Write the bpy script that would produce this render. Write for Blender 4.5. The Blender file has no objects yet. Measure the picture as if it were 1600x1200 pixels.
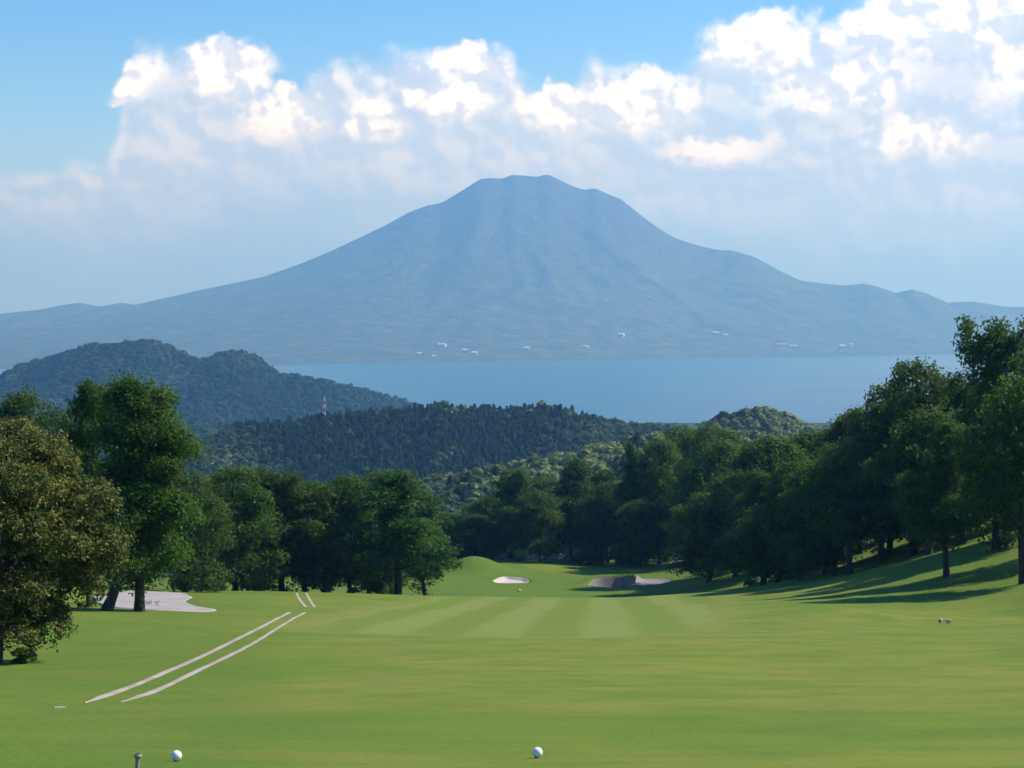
import bpy, math, random
import numpy as np
from mathutils import Vector

# ------------------------------------------------------------------ camera, sky, sun, exposure
scene = bpy.context.scene
CAM_Z = 200.0                       # metres above the sea
F = 3000.0                          # focal length in photograph pixels (1600 wide)
HORIZON = 496.0
PITCH = math.atan((600.0 - HORIZON) / F)
cam_data = bpy.data.cameras.new("camera")
cam = bpy.data.objects.new("camera", cam_data)
scene.collection.objects.link(cam)
cam.location = (0, 0, CAM_Z)
cam.rotation_euler = (math.pi / 2 - PITCH, 0, 0)
cam_data.sensor_width = 36.0
cam_data.lens = 36.0 * F / 1600.0
cam_data.clip_start = 0.5
cam_data.clip_end = 60000.0
scene.camera = cam

SUN_AZ, SUN_EL = math.radians(70), math.radians(44)      # azimuth from +Y towards +X
sun_dir = Vector((math.sin(SUN_AZ) * math.cos(SUN_EL), math.cos(SUN_AZ) * math.cos(SUN_EL), math.sin(SUN_EL)))
sun_data = bpy.data.lights.new("sun", 'SUN')
sun_data.energy = 4.6
sun_data.angle = math.radians(0.5)
sun_data.color = (1.0, 0.965, 0.905)
sun = bpy.data.objects.new("sun", sun_data)
scene.collection.objects.link(sun)
sun.rotation_euler = sun_dir.to_track_quat('Z', 'Y').to_euler()
sun.location = (0, 0, 3000)

scene.view_settings.view_transform = 'Standard'
scene.view_settings.look = 'None'
scene.view_settings.gamma = 1.0
scene.view_settings.use_curve_mapping = False
scene.view_settings.exposure = 0.60
scene.render.engine = 'CYCLES'
cy = scene.cycles
cy.max_bounces = 4
cy.diffuse_bounces = 2
cy.glossy_bounces = 2
cy.transmission_bounces = 3
cy.transparent_max_bounces = 8
cy.volume_bounces = 0
cy.use_denoising = True
try:
    cy.denoiser = 'OPENIMAGEDENOISE'
    cy.denoising_input_passes = 'RGB_ALBEDO_NORMAL'
    cy.denoising_prefilter = 'ACCURATE'
except Exception:
    pass
cy.sample_clamp_indirect = 4.0
cy.use_adaptive_sampling = False

rng = np.random.default_rng(7)


class NT:
    """small helper to wire node trees"""
    def __init__(self, tree):
        self.t = tree
        tree.nodes.clear()

    def n(self, typ, **kw):
        node = self.t.nodes.new(typ)
        for k, v in kw.items():
            setattr(node, k, v)
        return node

    def link(self, a, b):
        self.t.links.new(a, b)

    def put(self, sock, v):
        if hasattr(v, 'is_output') or isinstance(v, bpy.types.NodeSocket):
            self.link(v, sock)
        else:
            sock.default_value = v

    def m(self, op, a, b=None, c=None, clamp=False):
        node = self.n('ShaderNodeMath', operation=op, use_clamp=clamp)
        self.put(node.inputs[0], a)
        if b is not None:
            self.put(node.inputs[1], b)
        if c is not None:
            self.put(node.inputs[2], c)
        return node.outputs[0]

    def smooth(self, v, lo, hi, a=0.0, b=1.0):
        node = self.n('ShaderNodeMapRange', interpolation_type='SMOOTHSTEP')
        self.put(node.inputs[0], v)
        for i, x in zip((1, 2, 3, 4), (lo, hi, a, b)):
            self.put(node.inputs[i], x)
        return node.outputs[0]

    def mix(self, f, a, b):
        node = self.n('ShaderNodeMix', data_type='RGBA')
        self.put(node.inputs[0], f)
        self.put(node.inputs[6], a if not isinstance(a, tuple) else (*a, 1.0)[:4])
        self.put(node.inputs[7], b if not isinstance(b, tuple) else (*b, 1.0)[:4])
        return node.outputs[2]

    def noise(self, vec, scale, detail=4, rough=0.55, dist=0.0, typ='FBM'):
        node = self.n('ShaderNodeTexNoise')
        try:
            node.noise_type = typ
        except Exception:
            pass
        node.inputs['Scale'].default_value = scale
        node.inputs['Detail'].default_value = detail
        node.inputs['Roughness'].default_value = rough
        node.inputs['Distortion'].default_value = dist
        if vec is not None:
            self.link(vec, node.inputs['Vector'])
        return node.outputs['Fac']

    def xyz(self, x, y, z):
        node = self.n('ShaderNodeCombineXYZ')
        for i, v in enumerate((x, y, z)):
            self.put(node.inputs[i], v)
        return node.outputs[0]


# cloud bank: its top edge as photographed, (azimuth, elevation) read off as pixels
CLOUD_TOP = [(-220, 300), (-60, 275), (40, 268), (110, 258), (150, 246), (182, 205), (200, 140), (222, 72), (290, 62),
             (335, 78), (375, 66), (420, 100), (455, 138), (478, 112), (520, 104), (565, 100), (620, 84), (680, 88),
             (738, 64), (790, 82), (830, 122), (880, 132), (925, 96), (960, 100), (1010, 88), (1060, 100), (1100, 66),
             (1150, 30), (1200, 36), (1255, 44), (1300, 30), (1325, 2), (1400, -20), (1500, -45), (1620, -60), (1800, -40)]
BRIGHT = [(205, 135, 38, 30), (360, 105, 70, 42), (450, 185, 60, 40), (590, 195, 42, 28), (720, 152, 50, 30),
          (650, 152, 16, 12), (1000, 165, 85, 48), (1445, 222, 75, 30), (1190, 75, 90, 45), (1500, 30, 160, 70),
          (1590, 125, 50, 36), (880, 165, 60, 30), (745, 95, 60, 26), (1290, 140, 120, 40), (1120, 235, 70, 18)]


def build_world():
    world = bpy.data.worlds.new("World")
    scene.world = world
    world.use_nodes = True
    g = NT(world.node_tree)
    out = g.n('ShaderNodeOutputWorld')
    sky = g.n('ShaderNodeTexSky', sky_type='NISHITA')
    sky.sun_disc = False
    sky.sun_elevation = SUN_EL
    sky.sun_rotation = SUN_AZ
    sky.altitude = 200
    sky.air_density = 1.0
    sky.dust_density = 0.35
    sky.ozone_density = 1.6
    skyc = g.n('ShaderNodeVectorMath', operation='SCALE')
    g.link(sky.outputs[0], skyc.inputs[0])
    skyc.inputs['Scale'].default_value = 0.085
    hs = g.n('ShaderNodeHueSaturation')          # the photograph's deep, clean blue
    hs.inputs['Saturation'].default_value = 1.45
    g.link(skyc.outputs[0], hs.inputs['Color'])
    gain = g.n('ShaderNodeVectorMath', operation='MULTIPLY')
    g.link(hs.outputs[0], gain.inputs[0]); gain.inputs[1].default_value = (0.86, 1.03, 1.42)
    skyc = gain
    tc = g.n('ShaderNodeTexCoord')
    sep = g.n('ShaderNodeSeparateXYZ')
    g.link(tc.outputs['Generated'], sep.inputs[0])
    az = g.m('ARCTAN2', sep.outputs[0], sep.outputs[1])
    el = g.m('ARCSINE', sep.outputs[2])
    p = g.xyz(az, el, 0.37)
    # billow displacement of the outline
    big = g.noise(p, 14, 3, 0.5)
    mid = g.noise(p, 40, 6, 0.52)
    fine = g.noise(p, 120, 5, 0.6)
    # top edge
    lo, hi = -0.36, 0.36
    fc = g.n('ShaderNodeFloatCurve')
    g.link(g.smooth(az, lo, hi), fc.inputs['Value'])
    fc.inputs['Value'].default_value = 0.5
    t = g.n('ShaderNodeMapRange')
    g.link(az, t.inputs[0])
    t.inputs[1].default_value, t.inputs[2].default_value = lo, hi
    g.link(t.outputs[0], fc.inputs['Value'])
    cm = fc.mapping
    cur = cm.curves[0]
    pts = []
    for px, py in CLOUD_TOP:
        a = math.atan((px - 800) / F)
        e = math.atan((HORIZON - py) / F)
        pts.append(((a - lo) / (hi - lo), e / 0.25))
    cur.points[0].location = (0.0, pts[0][1])
    cur.points[1].location = (1.0, pts[-1][1])
    for x, y in pts:
        if 0.001 < x < 0.999:
            cur.points.new(x, y)
    cm.update()
    top_in = g.m('MULTIPLY', fc.outputs[0], 0.25)
    # elsewhere round the sky the bank goes on with the same kind of outline
    far = g.noise(g.xyz(az, 0.0, 4.1), 2.6, 4, 0.6)
    top_far = g.m('MULTIPLY_ADD', far, 0.30, -0.02)
    w = g.smooth(g.m('ABSOLUTE', az), 0.30, 0.42)
    top = g.n('ShaderNodeMix', data_type='FLOAT')
    g.put(top.inputs[0], w); g.put(top.inputs[2], top_in); g.put(top.inputs[3], top_far)
    top = top.outputs[0]
    wob = g.m('ADD', g.m('MULTIPLY', g.m('SUBTRACT', mid, 0.5), 0.030), g.m('MULTIPLY', g.m('SUBTRACT', fine, 0.5), 0.012))
    depth = g.m('SUBTRACT', g.m('ADD', top, wob), el)          # > 0 inside the bank
    edge = g.smooth(depth, -0.002, 0.016)
    thick = g.smooth(big, 0.28, 0.5, 0.72, 1.0)
    alpha = g.m('MULTIPLY', edge, thick)
    # light: slope of the billows towards the sun (up and to the right), and crests
    off = g.n('ShaderNodeVectorMath', operation='ADD')
    g.link(p, off.inputs[0]); off.inputs[1].default_value = (0.0035, 0.0050, 0)
    mid2 = g.noise(off.outputs[0], 40, 6, 0.52)
    slope = g.smooth(g.m('SUBTRACT', mid, mid2), -0.07, 0.085)
    crest = g.smooth(depth, 0.0, 0.035, 1.0, 0.0)
    lit = g.m('MULTIPLY', g.m('MULTIPLY_ADD', crest, 0.40, 0.26), g.m('MULTIPLY_ADD', slope, 0.95, 0.18))
    # brightest towers
    br = None
    wx = g.m('ADD', az, g.m('MULTIPLY', g.m('SUBTRACT', mid, 0.5), 0.035))
    wy = g.m('ADD', el, g.m('MULTIPLY', g.m('SUBTRACT', mid2, 0.5), 0.035))
    for px, py, sx, sy in BRIGHT:
        a = math.atan((px - 800) / F); e = math.atan((HORIZON - py) / F)
        dx = g.m('DIVIDE', g.m('SUBTRACT', wx, a), sx / F)
        dy = g.m('DIVIDE', g.m('SUBTRACT', wy, e), sy / F)
        r2 = g.m('ADD', g.m('MULTIPLY', dx, dx), g.m('MULTIPLY', dy, dy))
        b = g.smooth(r2, 0.0, 2.3, 1.0, 0.0)
        br = b if br is None else g.m('MAXIMUM', br, b)
    brn = g.m('MULTIPLY', br, g.smooth(g.m('ADD', g.m('MULTIPLY', slope, 0.7), g.m('MULTIPLY', fine, 0.6)), 0.2, 0.95, 0.25, 1.0))
    lit = g.m('ADD', lit, g.m('MULTIPLY', brn, g.m('MULTIPLY_ADD', fine, 0.7, 0.42)), clamp=True)
    alpha = g.m('MAXIMUM', alpha, g.m('MULTIPLY', g.smooth(br, 0.35, 0.95), g.smooth(g.m('ADD', depth, 0.02), 0.0, 0.012)))
    ccol = g.mix(lit, (0.35, 0.46, 0.70), (0.88, 0.90, 0.94))
    col = g.mix(alpha, skyc.outputs[0], ccol)
    # pale stratus veil lying along the whole horizon
    veil = g.smooth(g.m('ADD', el, g.m('MULTIPLY', g.m('SUBTRACT', big, 0.5), 0.05)), 0.015, 0.105, 1.0, 0.0)
    col = g.mix(veil, col, (0.17, 0.29, 0.68))
    bg = g.n('ShaderNodeBackground')
    g.link(col, bg.inputs[0])
    bg.inputs[1].default_value = 1.0
    g.link(bg.outputs[0], out.inputs[0])


build_world()


# ------------------------------------------------------------------ projection helpers
CP, SP = math.cos(PITCH), math.sin(PITCH)


def at(px, py, Y):
    """point at depth Y (metres ahead) behind a pixel of the 1600 x 1200 photograph"""
    px = np.asarray(px, float); py = np.asarray(py, float); Y = np.asarray(Y, float)
    a, b = (px - 800) / F, (600 - py) / F
    dy = CP + b * SP
    dz = -SP + b * CP
    return a / dy * Y, Y + 0 * a, CAM_Z + dz / dy * Y


def proj(X, Y, Z):
    z = Z - CAM_Z
    d = Y * CP - z * SP
    u = Y * SP + z * CP
    return 800 + F * X / d, 600 - F * u / d


def P(px, py, Y):
    x, y, z = at(px, py, Y)
    return Vector((float(x), float(y), float(z)))


# ------------------------------------------------------------------ numpy noise
def _hash(ix, iy, seed):
    h = (ix.astype(np.int64) * 374761393 + iy.astype(np.int64) * 668265263 + seed * 974711) & 0xffffffff
    h = ((h ^ (h >> 13)) * 1274126177) & 0xffffffff
    return ((h ^ (h >> 16)) & 0xffff) / 65535.0


def vnoise(x, y, seed=0):
    x = np.asarray(x, float); y = np.asarray(y, float)
    ix, iy = np.floor(x), np.floor(y)
    fx, fy = x - ix, y - iy
    fx = fx * fx * (3 - 2 * fx); fy = fy * fy * (3 - 2 * fy)
    a = _hash(ix, iy, seed); b = _hash(ix + 1, iy, seed); c = _hash(ix, iy + 1, seed); d = _hash(ix + 1, iy + 1, seed)
    return (a + (b - a) * fx) * (1 - fy) + (c + (d - c) * fx) * fy


def fbm(x, y, seed=0, octaves=5):
    s, amp, tot = 0, 1.0, 0.0
    for o in range(octaves):
        s = s + amp * vnoise(x * 2 ** o + 17.3 * o, y * 2 ** o - 9.1 * o, seed + o)
        tot += amp; amp *= 0.5
    return s / tot


def sstep(x, a, b):
    t = np.clip((x - a) / (b - a), 0, 1)
    return t * t * (3 - 2 * t)


# ------------------------------------------------------------------ object helpers
COL = scene.collection


def link_obj(name, data, parent=None):
    o = bpy.data.objects.new(name, data)
    COL.objects.link(o)
    if parent is not None:
        o.parent = parent
    return o


def mesh_np(name, verts, faces, mat=None, smooth=False, attrs=None):
    """faces: (n, k) int array"""
    verts = np.asarray(verts, np.float32); faces = np.asarray(faces, np.int32)
    me = bpy.data.meshes.new(name)
    n, k = faces.shape
    me.vertices.add(len(verts)); me.vertices.foreach_set('co', verts.ravel())
    me.loops.add(n * k); me.loops.foreach_set('vertex_index', faces.ravel())
    me.polygons.add(n)
    me.polygons.foreach_set('loop_start', np.arange(0, n * k, k, dtype=np.int32))
    try:
        me.polygons.foreach_set('loop_total', np.full(n, k, np.int32))
    except Exception:
        pass
    me.polygons.foreach_set('use_smooth', np.full(n, bool(smooth)))
    for nm, (dom, arr) in (attrs or {}).items():
        a = me.attributes.new(nm, 'FLOAT', dom)
        a.data.foreach_set('value', np.asarray(arr, np.float32))
    me.update(calc_edges=True)
    if mat:
        me.materials.append(mat)
    return me


def structure(o, label=None):
    o['kind'] = 'structure'
    if label:
        o['label'] = label
    return o


def thing(name, label, cat, loc, group=None, rz=0.0, s=1.0):
    o = bpy.data.objects.new(name, None)
    COL.objects.link(o)
    o.empty_display_size = 0.3
    o.location = loc
    o.rotation_euler = (0, 0, rz)
    o.scale = (s, s, s) if not isinstance(s, tuple) else s
    o['label'] = label; o['category'] = cat
    if group:
        o['group'] = group
    return o


def grid_faces(nx, ny):
    i = np.arange(nx - 1)[None, :]; j = np.arange(ny - 1)[:, None]
    a = j * nx + i
    return np.stack([a, a + 1, a + 1 + nx, a + nx], -1).reshape(-1, 4)


# ------------------------------------------------------------------ materials
def new_mat(name):
    m = bpy.data.materials.new(name)
    m.use_nodes = True
    return m, NT(m.node_tree)


def principled(g, col, rough=0.8, spec=0.3, bump=None, bump_d=0.02, bump_s=0.5):
    b = g.n('ShaderNodeBsdfPrincipled')
    g.put(b.inputs['Base Color'], col if not isinstance(col, tuple) else (*col, 1.0))
    g.put(b.inputs['Roughness'], rough)
    b.inputs['Specular IOR Level'].default_value = spec
    if bump is not None:
        bn = g.n('ShaderNodeBump')
        bn.inputs['Strength'].default_value = bump_s
        bn.inputs['Distance'].default_value = bump_d
        g.link(bump, bn.inputs['Height'])
        g.link(bn.outputs[0], b.inputs['Normal'])
    return b


def finish(g, bsdf):
    o = g.n('ShaderNodeOutputMaterial')
    g.link(bsdf.outputs[0], o.inputs[0])


def mat_grass():
    m, g = new_mat('mown_grass')
    geo = g.n('ShaderNodeNewGeometry')
    pos = geo.outputs['Position']
    sep = g.n('ShaderNodeSeparateXYZ'); g.link(pos, sep.inputs[0])
    X, Y = sep.outputs[0], sep.outputs[1]
    big = g.noise(pos, 0.07, 4, 0.55)
    mid = g.noise(pos, 0.45, 5, 0.6)
    fine = g.noise(pos, 3.5, 4, 0.6)
    grain = g.noise(pos, 38, 3, 0.7)
    col = g.mix(g.smooth(big, 0.38, 0.62), (0.112, 0.172, 0.016), (0.185, 0.205, 0.027))
    col = g.mix(g.smooth(mid, 0.36, 0.66, 0.0, 0.62), col, (0.066, 0.132, 0.012))
    # thin, dry patches
    dry = g.m('MULTIPLY', g.smooth(g.noise(pos, 0.16, 5, 0.65, 0.4), 0.49, 0.66), g.smooth(fine, 0.25, 0.6))
    col = g.mix(g.m('MULTIPLY', dry, 0.62), col, (0.215, 0.180, 0.045))
    att = g.n('ShaderNodeAttribute'); att.attribute_name = 'fairway'
    fw = att.outputs['Fac']
    s = g.m('DIVIDE', g.m('SUBTRACT', X, g.m('MULTIPLY', Y, 0.045)), 5.0)
    s = g.m('ADD', s, g.m('MULTIPLY', g.m('SUBTRACT', big, 0.5), 0.25))
    wave = g.m('SINE', g.m('MULTIPLY_ADD', s, 2 * math.pi, 0.9))
    stripe = g.smooth(wave, -0.6, 0.6)
    fcol = g.mix(stripe, (0.130, 0.185, 0.024), (0.190, 0.235, 0.060))
    fcol = g.mix(g.m('MULTIPLY', dry, 0.4), fcol, (0.20, 0.18, 0.05))
    col = g.mix(g.m('MULTIPLY', fw, 0.85), col, fcol)
    att2 = g.n('ShaderNodeAttribute'); att2.attribute_name = 'collar'
    col = g.mix(g.m('MULTIPLY', att2.outputs['Fac'], 0.55), col, (0.24, 0.21, 0.065))
    att3 = g.n('ShaderNodeAttribute'); att3.attribute_name = 'rough_grass'
    col = g.mix(g.m('MULTIPLY', att3.outputs['Fac'], g.smooth(fine, 0.3, 0.7, 0.5, 1.0)), col, (0.060, 0.125, 0.012))
    col = g.mix(g.smooth(grain, 0.3, 0.75, 0.0, 0.55), col, (0.048, 0.088, 0.010))
    tuft = g.noise(pos, 11, 4, 0.7)
    col = g.mix(g.smooth(tuft, 0.42, 0.72, 0.0, 0.45), col, (0.19, 0.23, 0.045))
    hgt = g.m('ADD', grain, g.m('MULTIPLY', fine, 1.5))
    b = principled(g, col, 0.9, 0.05, hgt, 0.03, 0.45)
    b.inputs['Sheen Weight'].default_value = 0.05
    b.inputs['Sheen Roughness'].default_value = 0.5
    b.inputs['Sheen Tint'].default_value = (0.75, 0.9, 0.35, 1)
    finish(g, b)
    return m


def mat_sand(name, c1, c2):
    m, g = new_mat(name)
    geo = g.n('ShaderNodeNewGeometry')
    pos = geo.outputs['Position']
    n1 = g.noise(pos, 0.6, 5, 0.6); n2 = g.noise(pos, 9, 4, 0.65)
    col = g.mix(g.smooth(n1, 0.3, 0.7), c1, c2)
    col = g.mix(g.smooth(n2, 0.4, 0.8, 0, 0.35), col, tuple(0.6 * x for x in c1))
    finish(g, principled(g, col, 0.95, 0.1, g.m('ADD', n2, n1), 0.08, 0.6))
    return m


def mat_noise(name, c1, c2, scale, rough=0.85, bump_d=0.03, detail=5):
    m, g = new_mat(name)
    tc = g.n('ShaderNodeTexCoord')
    n1 = g.noise(tc.outputs['Object'], scale, detail, 0.6)
    n2 = g.noise(tc.outputs['Object'], scale * 6, 3, 0.6)
    col = g.mix(g.smooth(g.m('MULTIPLY_ADD', n2, 0.4, g.m('MULTIPLY', n1, 0.6)), 0.3, 0.7), c1, c2)
    finish(g, principled(g, col, rough, 0.25, n2, bump_d, 0.6))
    return m


def mat_leaf(name, dark, light, tip, trans=0.28, rough=0.55):
    """leaf colour differs from leaf to leaf and twig to twig ('tint' on each leaf)"""
    m, g = new_mat(name)
    a = g.n('ShaderNodeAttribute'); a.attribute_name = 'tint'
    oi = g.n('ShaderNodeObjectInfo')
    t = a.outputs['Fac']
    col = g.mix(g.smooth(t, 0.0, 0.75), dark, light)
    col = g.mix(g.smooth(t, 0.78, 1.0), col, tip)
    hs = g.n('ShaderNodeHueSaturation')
    g.put(hs.inputs['Hue'], g.m('MULTIPLY_ADD', oi.outputs['Random'], 0.03, 0.485))
    g.put(hs.inputs['Value'], g.m('MULTIPLY_ADD', oi.outputs['Random'], 0.35, 0.82))
    hs.inputs['Saturation'].default_value = 1.0
    g.link(col, hs.inputs['Color'])
    b = principled(g, hs.outputs[0], rough, 0.10)
    tr = g.n('ShaderNodeBsdfTranslucent')
    tc = g.mix(0.5, hs.outputs[0], (0.16, 0.22, 0.02))
    g.link(tc, tr.inputs[0])
    mx = g.n('ShaderNodeMixShader')
    mx.inputs[0].default_value = trans
    g.link(b.outputs[0], mx.inputs[1]); g.link(tr.outputs[0], mx.inputs[2])
    finish(g, mx)
    return m


M = {}
M['grass'] = mat_grass()
M['sand_pale'] = mat_sand('bunker_sand_pale', (0.42, 0.36, 0.33), (0.55, 0.49, 0.45))
M['sand_dark'] = mat_sand('bunker_sand_dark', (0.18, 0.16, 0.15), (0.26, 0.235, 0.22))
M['sand_grey'] = mat_sand('bunker_sand_grey', (0.27, 0.25, 0.235), (0.36, 0.335, 0.31))
M['concrete'] = mat_sand('track_concrete', (0.29, 0.235, 0.205), (0.42, 0.355, 0.315))
M['dirt'] = mat_sand('bare_earth', (0.19, 0.14, 0.10), (0.28, 0.23, 0.18))
M['bark'] = mat_noise('bark', (0.030, 0.024, 0.018), (0.075, 0.058, 0.042), 3.0)
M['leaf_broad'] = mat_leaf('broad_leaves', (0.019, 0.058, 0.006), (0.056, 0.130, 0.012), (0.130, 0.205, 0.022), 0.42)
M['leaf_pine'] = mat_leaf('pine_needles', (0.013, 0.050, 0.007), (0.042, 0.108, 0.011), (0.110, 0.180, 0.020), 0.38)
M['leaf_light'] = mat_leaf('light_leaves', (0.028, 0.075, 0.012), (0.065, 0.130, 0.020), (0.11, 0.17, 0.030), 0.34)
M['leaf_flower'] = mat_leaf('flowering_leaves', (0.020, 0.050, 0.008), (0.070, 0.110, 0.018), (0.30, 0.265, 0.070), 0.25)
M['leaf_shrub'] = mat_leaf('shrub_leaves', (0.05, 0.11, 0.02), (0.11, 0.19, 0.03), (0.20, 0.26, 0.05), 0.35)
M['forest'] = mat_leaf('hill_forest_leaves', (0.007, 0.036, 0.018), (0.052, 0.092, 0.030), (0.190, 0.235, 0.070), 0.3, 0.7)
M['white_paint'] = mat_noise('white_paint', (0.78, 0.78, 0.77), (0.84, 0.84, 0.82), 8, 0.35, 0.001)
M['blue_paint'] = mat_noise('blue_grey_paint', (0.10, 0.15, 0.22), (0.14, 0.19, 0.27), 8, 0.4, 0.001)
M['steel'] = mat_noise('weathered_metal', (0.20, 0.19, 0.17), (0.33, 0.31, 0.28), 12, 0.5, 0.002)
M['dark'] = mat_noise('hole_shade_dark', (0.015, 0.013, 0.012), (0.03, 0.027, 0.025), 12, 0.6, 0.002)  # near-black colour for the shade inside the post's hole
M['tan_wood'] = mat_noise('pale_wood', (0.50, 0.39, 0.22), (0.68, 0.56, 0.36), 9, 0.7, 0.004)
M['brown_wood'] = mat_noise('brown_wood', (0.10, 0.055, 0.03), (0.19, 0.11, 0.06), 9, 0.7, 0.004)
M['pale_wall'] = mat_noise('pale_render_wall', (0.52, 0.51, 0.49), (0.62, 0.61, 0.59), 0.05, 0.8, 0.05)
M['roof_pale'] = mat_noise('pale_roof', (0.42, 0.42, 0.43), (0.52, 0.52, 0.51), 0.05, 0.6, 0.05)
M['roof_red'] = mat_noise('red_roof', (0.45, 0.16, 0.09), (0.55, 0.22, 0.13), 0.05, 0.7, 0.05)
M['window'] = mat_noise('far_window_glass', (0.04, 0.05, 0.06), (0.07, 0.08, 0.10), 0.2, 0.15, 0.001)
M['mast_red'] = mat_noise('mast_red_paint', (0.45, 0.10, 0.05), (0.55, 0.14, 0.07), 3, 0.5, 0.002)


def mat_hill():
    m, g = new_mat('hill_ground')
    geo = g.n('ShaderNodeNewGeometry'); pos = geo.outputs['Position']
    n1 = g.noise(pos, 0.006, 6, 0.6); n2 = g.noise(pos, 0.12, 5, 0.7)
    col = g.mix(g.smooth(n1, 0.35, 0.65), (0.008, 0.028, 0.014), (0.020, 0.045, 0.020))
    col = g.mix(g.smooth(n2, 0.4, 0.75, 0, 0.6), col, (0.055, 0.075, 0.030))
    finish(g, principled(g, col, 0.95, 0.1, n2, 2.5, 0.8))
    return m


def mat_volcano():
    m, g = new_mat('volcano_slopes')
    geo = g.n('ShaderNodeNewGeometry'); pos = geo.outputs['Position']
    sep = g.n('ShaderNodeSeparateXYZ'); g.link(pos, sep.inputs[0])
    n1 = g.noise(pos, 0.0016, 6, 0.62); n2 = g.noise(pos, 0.010, 5, 0.65)
    h = g.m('ADD', sep.outputs[2], g.m('MULTIPLY', g.m('SUBTRACT', n1, 0.5), 700.0))
    wood = g.mix(g.smooth(n2, 0.35, 0.7), (0.030, 0.055, 0.030), (0.075, 0.095, 0.055))
    ash = g.mix(g.smooth(n2, 0.35, 0.7), (0.040, 0.050, 0.052), (0.062, 0.070, 0.072))
    col = g.mix(g.smooth(h, 420.0, 820.0), wood, ash)
    finish(g, principled(g, col, 0.95, 0.1, g.m('ADD', n1, n2), 45.0, 0.7))
    return m


def mat_sea():
    m, g = new_mat('sea_water')
    geo = g.n('ShaderNodeNewGeometry'); pos = geo.outputs['Position']
    st = g.n('ShaderNodeVectorMath', operation='MULTIPLY')
    g.link(pos, st.inputs[0]); st.inputs[1].default_value = (0.35, 1.0, 1.0)
    n1 = g.noise(st.outputs[0], 0.0022, 4, 0.6); n2 = g.noise(pos, 0.12, 4, 0.6)
    rough = g.smooth(n1, 0.3, 0.7, 0.30, 0.36)
    col = g.mix(g.smooth(n1, 0.3, 0.7), (0.030, 0.085, 0.125), (0.040, 0.105, 0.150))
    b = principled(g, col, rough, 0.5, n2, 0.5, 0.35)
    b.inputs['IOR'].default_value = 1.33
    finish(g, b)
    return m


M['hill'] = mat_hill()
M['volcano'] = mat_volcano()
M['sea'] = mat_sea()

# ------------------------------------------------------------------ golf course ground
# surveyed points: (px, py, metres ahead)
CTRL = [
    (800, 1180, 22), (800, 1122, 30), (800, 1078, 40), (800, 1025, 60), (800, 994, 80), (800, 966, 107), (800, 945, 150),
    (800, 936, 185), (800, 940, 212), (800, 924, 240), (800, 907, 262), (800, 889, 285), (800, 875, 302), (800, 880, 330),
    (300, 1180, 22), (300, 1083, 40), (300, 1029, 60), (300, 990, 80), (300, 956, 107), (300, 932, 150), (300, 921, 180), (300, 926, 210),
    (550, 1122, 30), (550, 1026, 60), (550, 992, 80), (550, 962, 107), (550, 938, 150), (550, 928, 185), (550, 938, 215),
    (640, 920, 240), (640, 905, 262), (640, 890, 290), (640, 884, 310),
    (-20, 1120, 30), (-20, 1036, 62), (-20, 985, 80), (60, 948, 105), (80, 925, 140), (80, 914, 180),
    (-300, 1020, 62), (-300, 930, 110),
    (1050, 1122, 30), (1050, 1024, 60), (1050, 990, 80), (1050, 961, 107), (1060, 938, 150), (1060, 926, 180), (1060, 936, 210),
    (1050, 920, 240), (1050, 905, 262), (1050, 882, 295), (1090, 872, 310),
    (1300, 1078, 40), (1300, 1022, 60), (1300, 986, 80), (1300, 952, 107), (1300, 920, 140), (1290, 905, 165), (1230, 908, 190),
    (1480, 1022, 60), (1480, 985, 85), (1480, 958, 105), (1470, 938, 116), (1480, 899, 130), (1450, 868, 152), (1400, 880, 160),
    (1340, 893, 165), (1530, 843, 160), (1380, 858, 190), (1250, 870, 230), (1180, 890, 235),
    (1600, 1120, 30), (1600, 1026, 58), (1600, 985, 85), (1600, 958, 103), (1600, 910, 122), (1600, 850, 140), (1750, 1000, 60), (1750, 830, 130),
    (1800, 880, 105), (1700, 720, 190), (1350, 800, 260),
]
cx, cyy, cz = at(*np.array(CTRL, float).T)
cx = np.concatenate([cx, [0, 0, 0, -12, 12, -12, 12]])
cyy = np.concatenate([cyy, [-12, 0, 12, 0, 0, 14, 14]])
cz = np.concatenate([cz, CAM_Z + np.array([-1.7, -1.75, -3.1, -1.8, -1.8, -3.4, -3.4])])


def _tps(r2):
    return np.where(r2 > 1e-9, 0.5 * r2 * np.log(np.maximum(r2, 1e-9)), 0.0)


SX, SY = 1 / 40.0, 1 / 70.0
_px, _py = cx * SX, cyy * SY
nC = len(cx)
K = _tps((_px[:, None] - _px[None]) ** 2 + (_py[:, None] - _py[None]) ** 2) + np.eye(nC) * 2e-4
Pm = np.stack([np.ones(nC), _px, _py], 1)
A = np.block([[K, Pm], [Pm.T, np.zeros((3, 3))]])
_w = np.linalg.solve(A, np.concatenate([cz, np.zeros(3)]))


def pts_on(poly, Y):
    """outline given in pixels at a depth -> plan coordinates"""
    q = np.array(poly, float)
    Ys = np.full(len(q), Y) if np.isscalar(Y) else np.asarray(Y, float)
    x, y, _ = at(q[:, 0], q[:, 1], Ys)
    return np.stack([x, y], 1)


def base_z(X, Y):
    X = np.asarray(X, float); Y = np.asarray(Y, float)
    sh = X.shape
    x, y = X.ravel() * SX, Y.ravel() * SY
    out = np.empty(x.size)
    for i in range(0, x.size, 40000):
        xs, ys = x[i:i + 40000], y[i:i + 40000]
        r2 = (xs[:, None] - _px[None]) ** 2 + (ys[:, None] - _py[None]) ** 2
        out[i:i + 40000] = _tps(r2) @ _w[:nC] + _w[nC] + _w[nC + 1] * xs + _w[nC + 2] * ys
    return out.reshape(sh)


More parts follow.
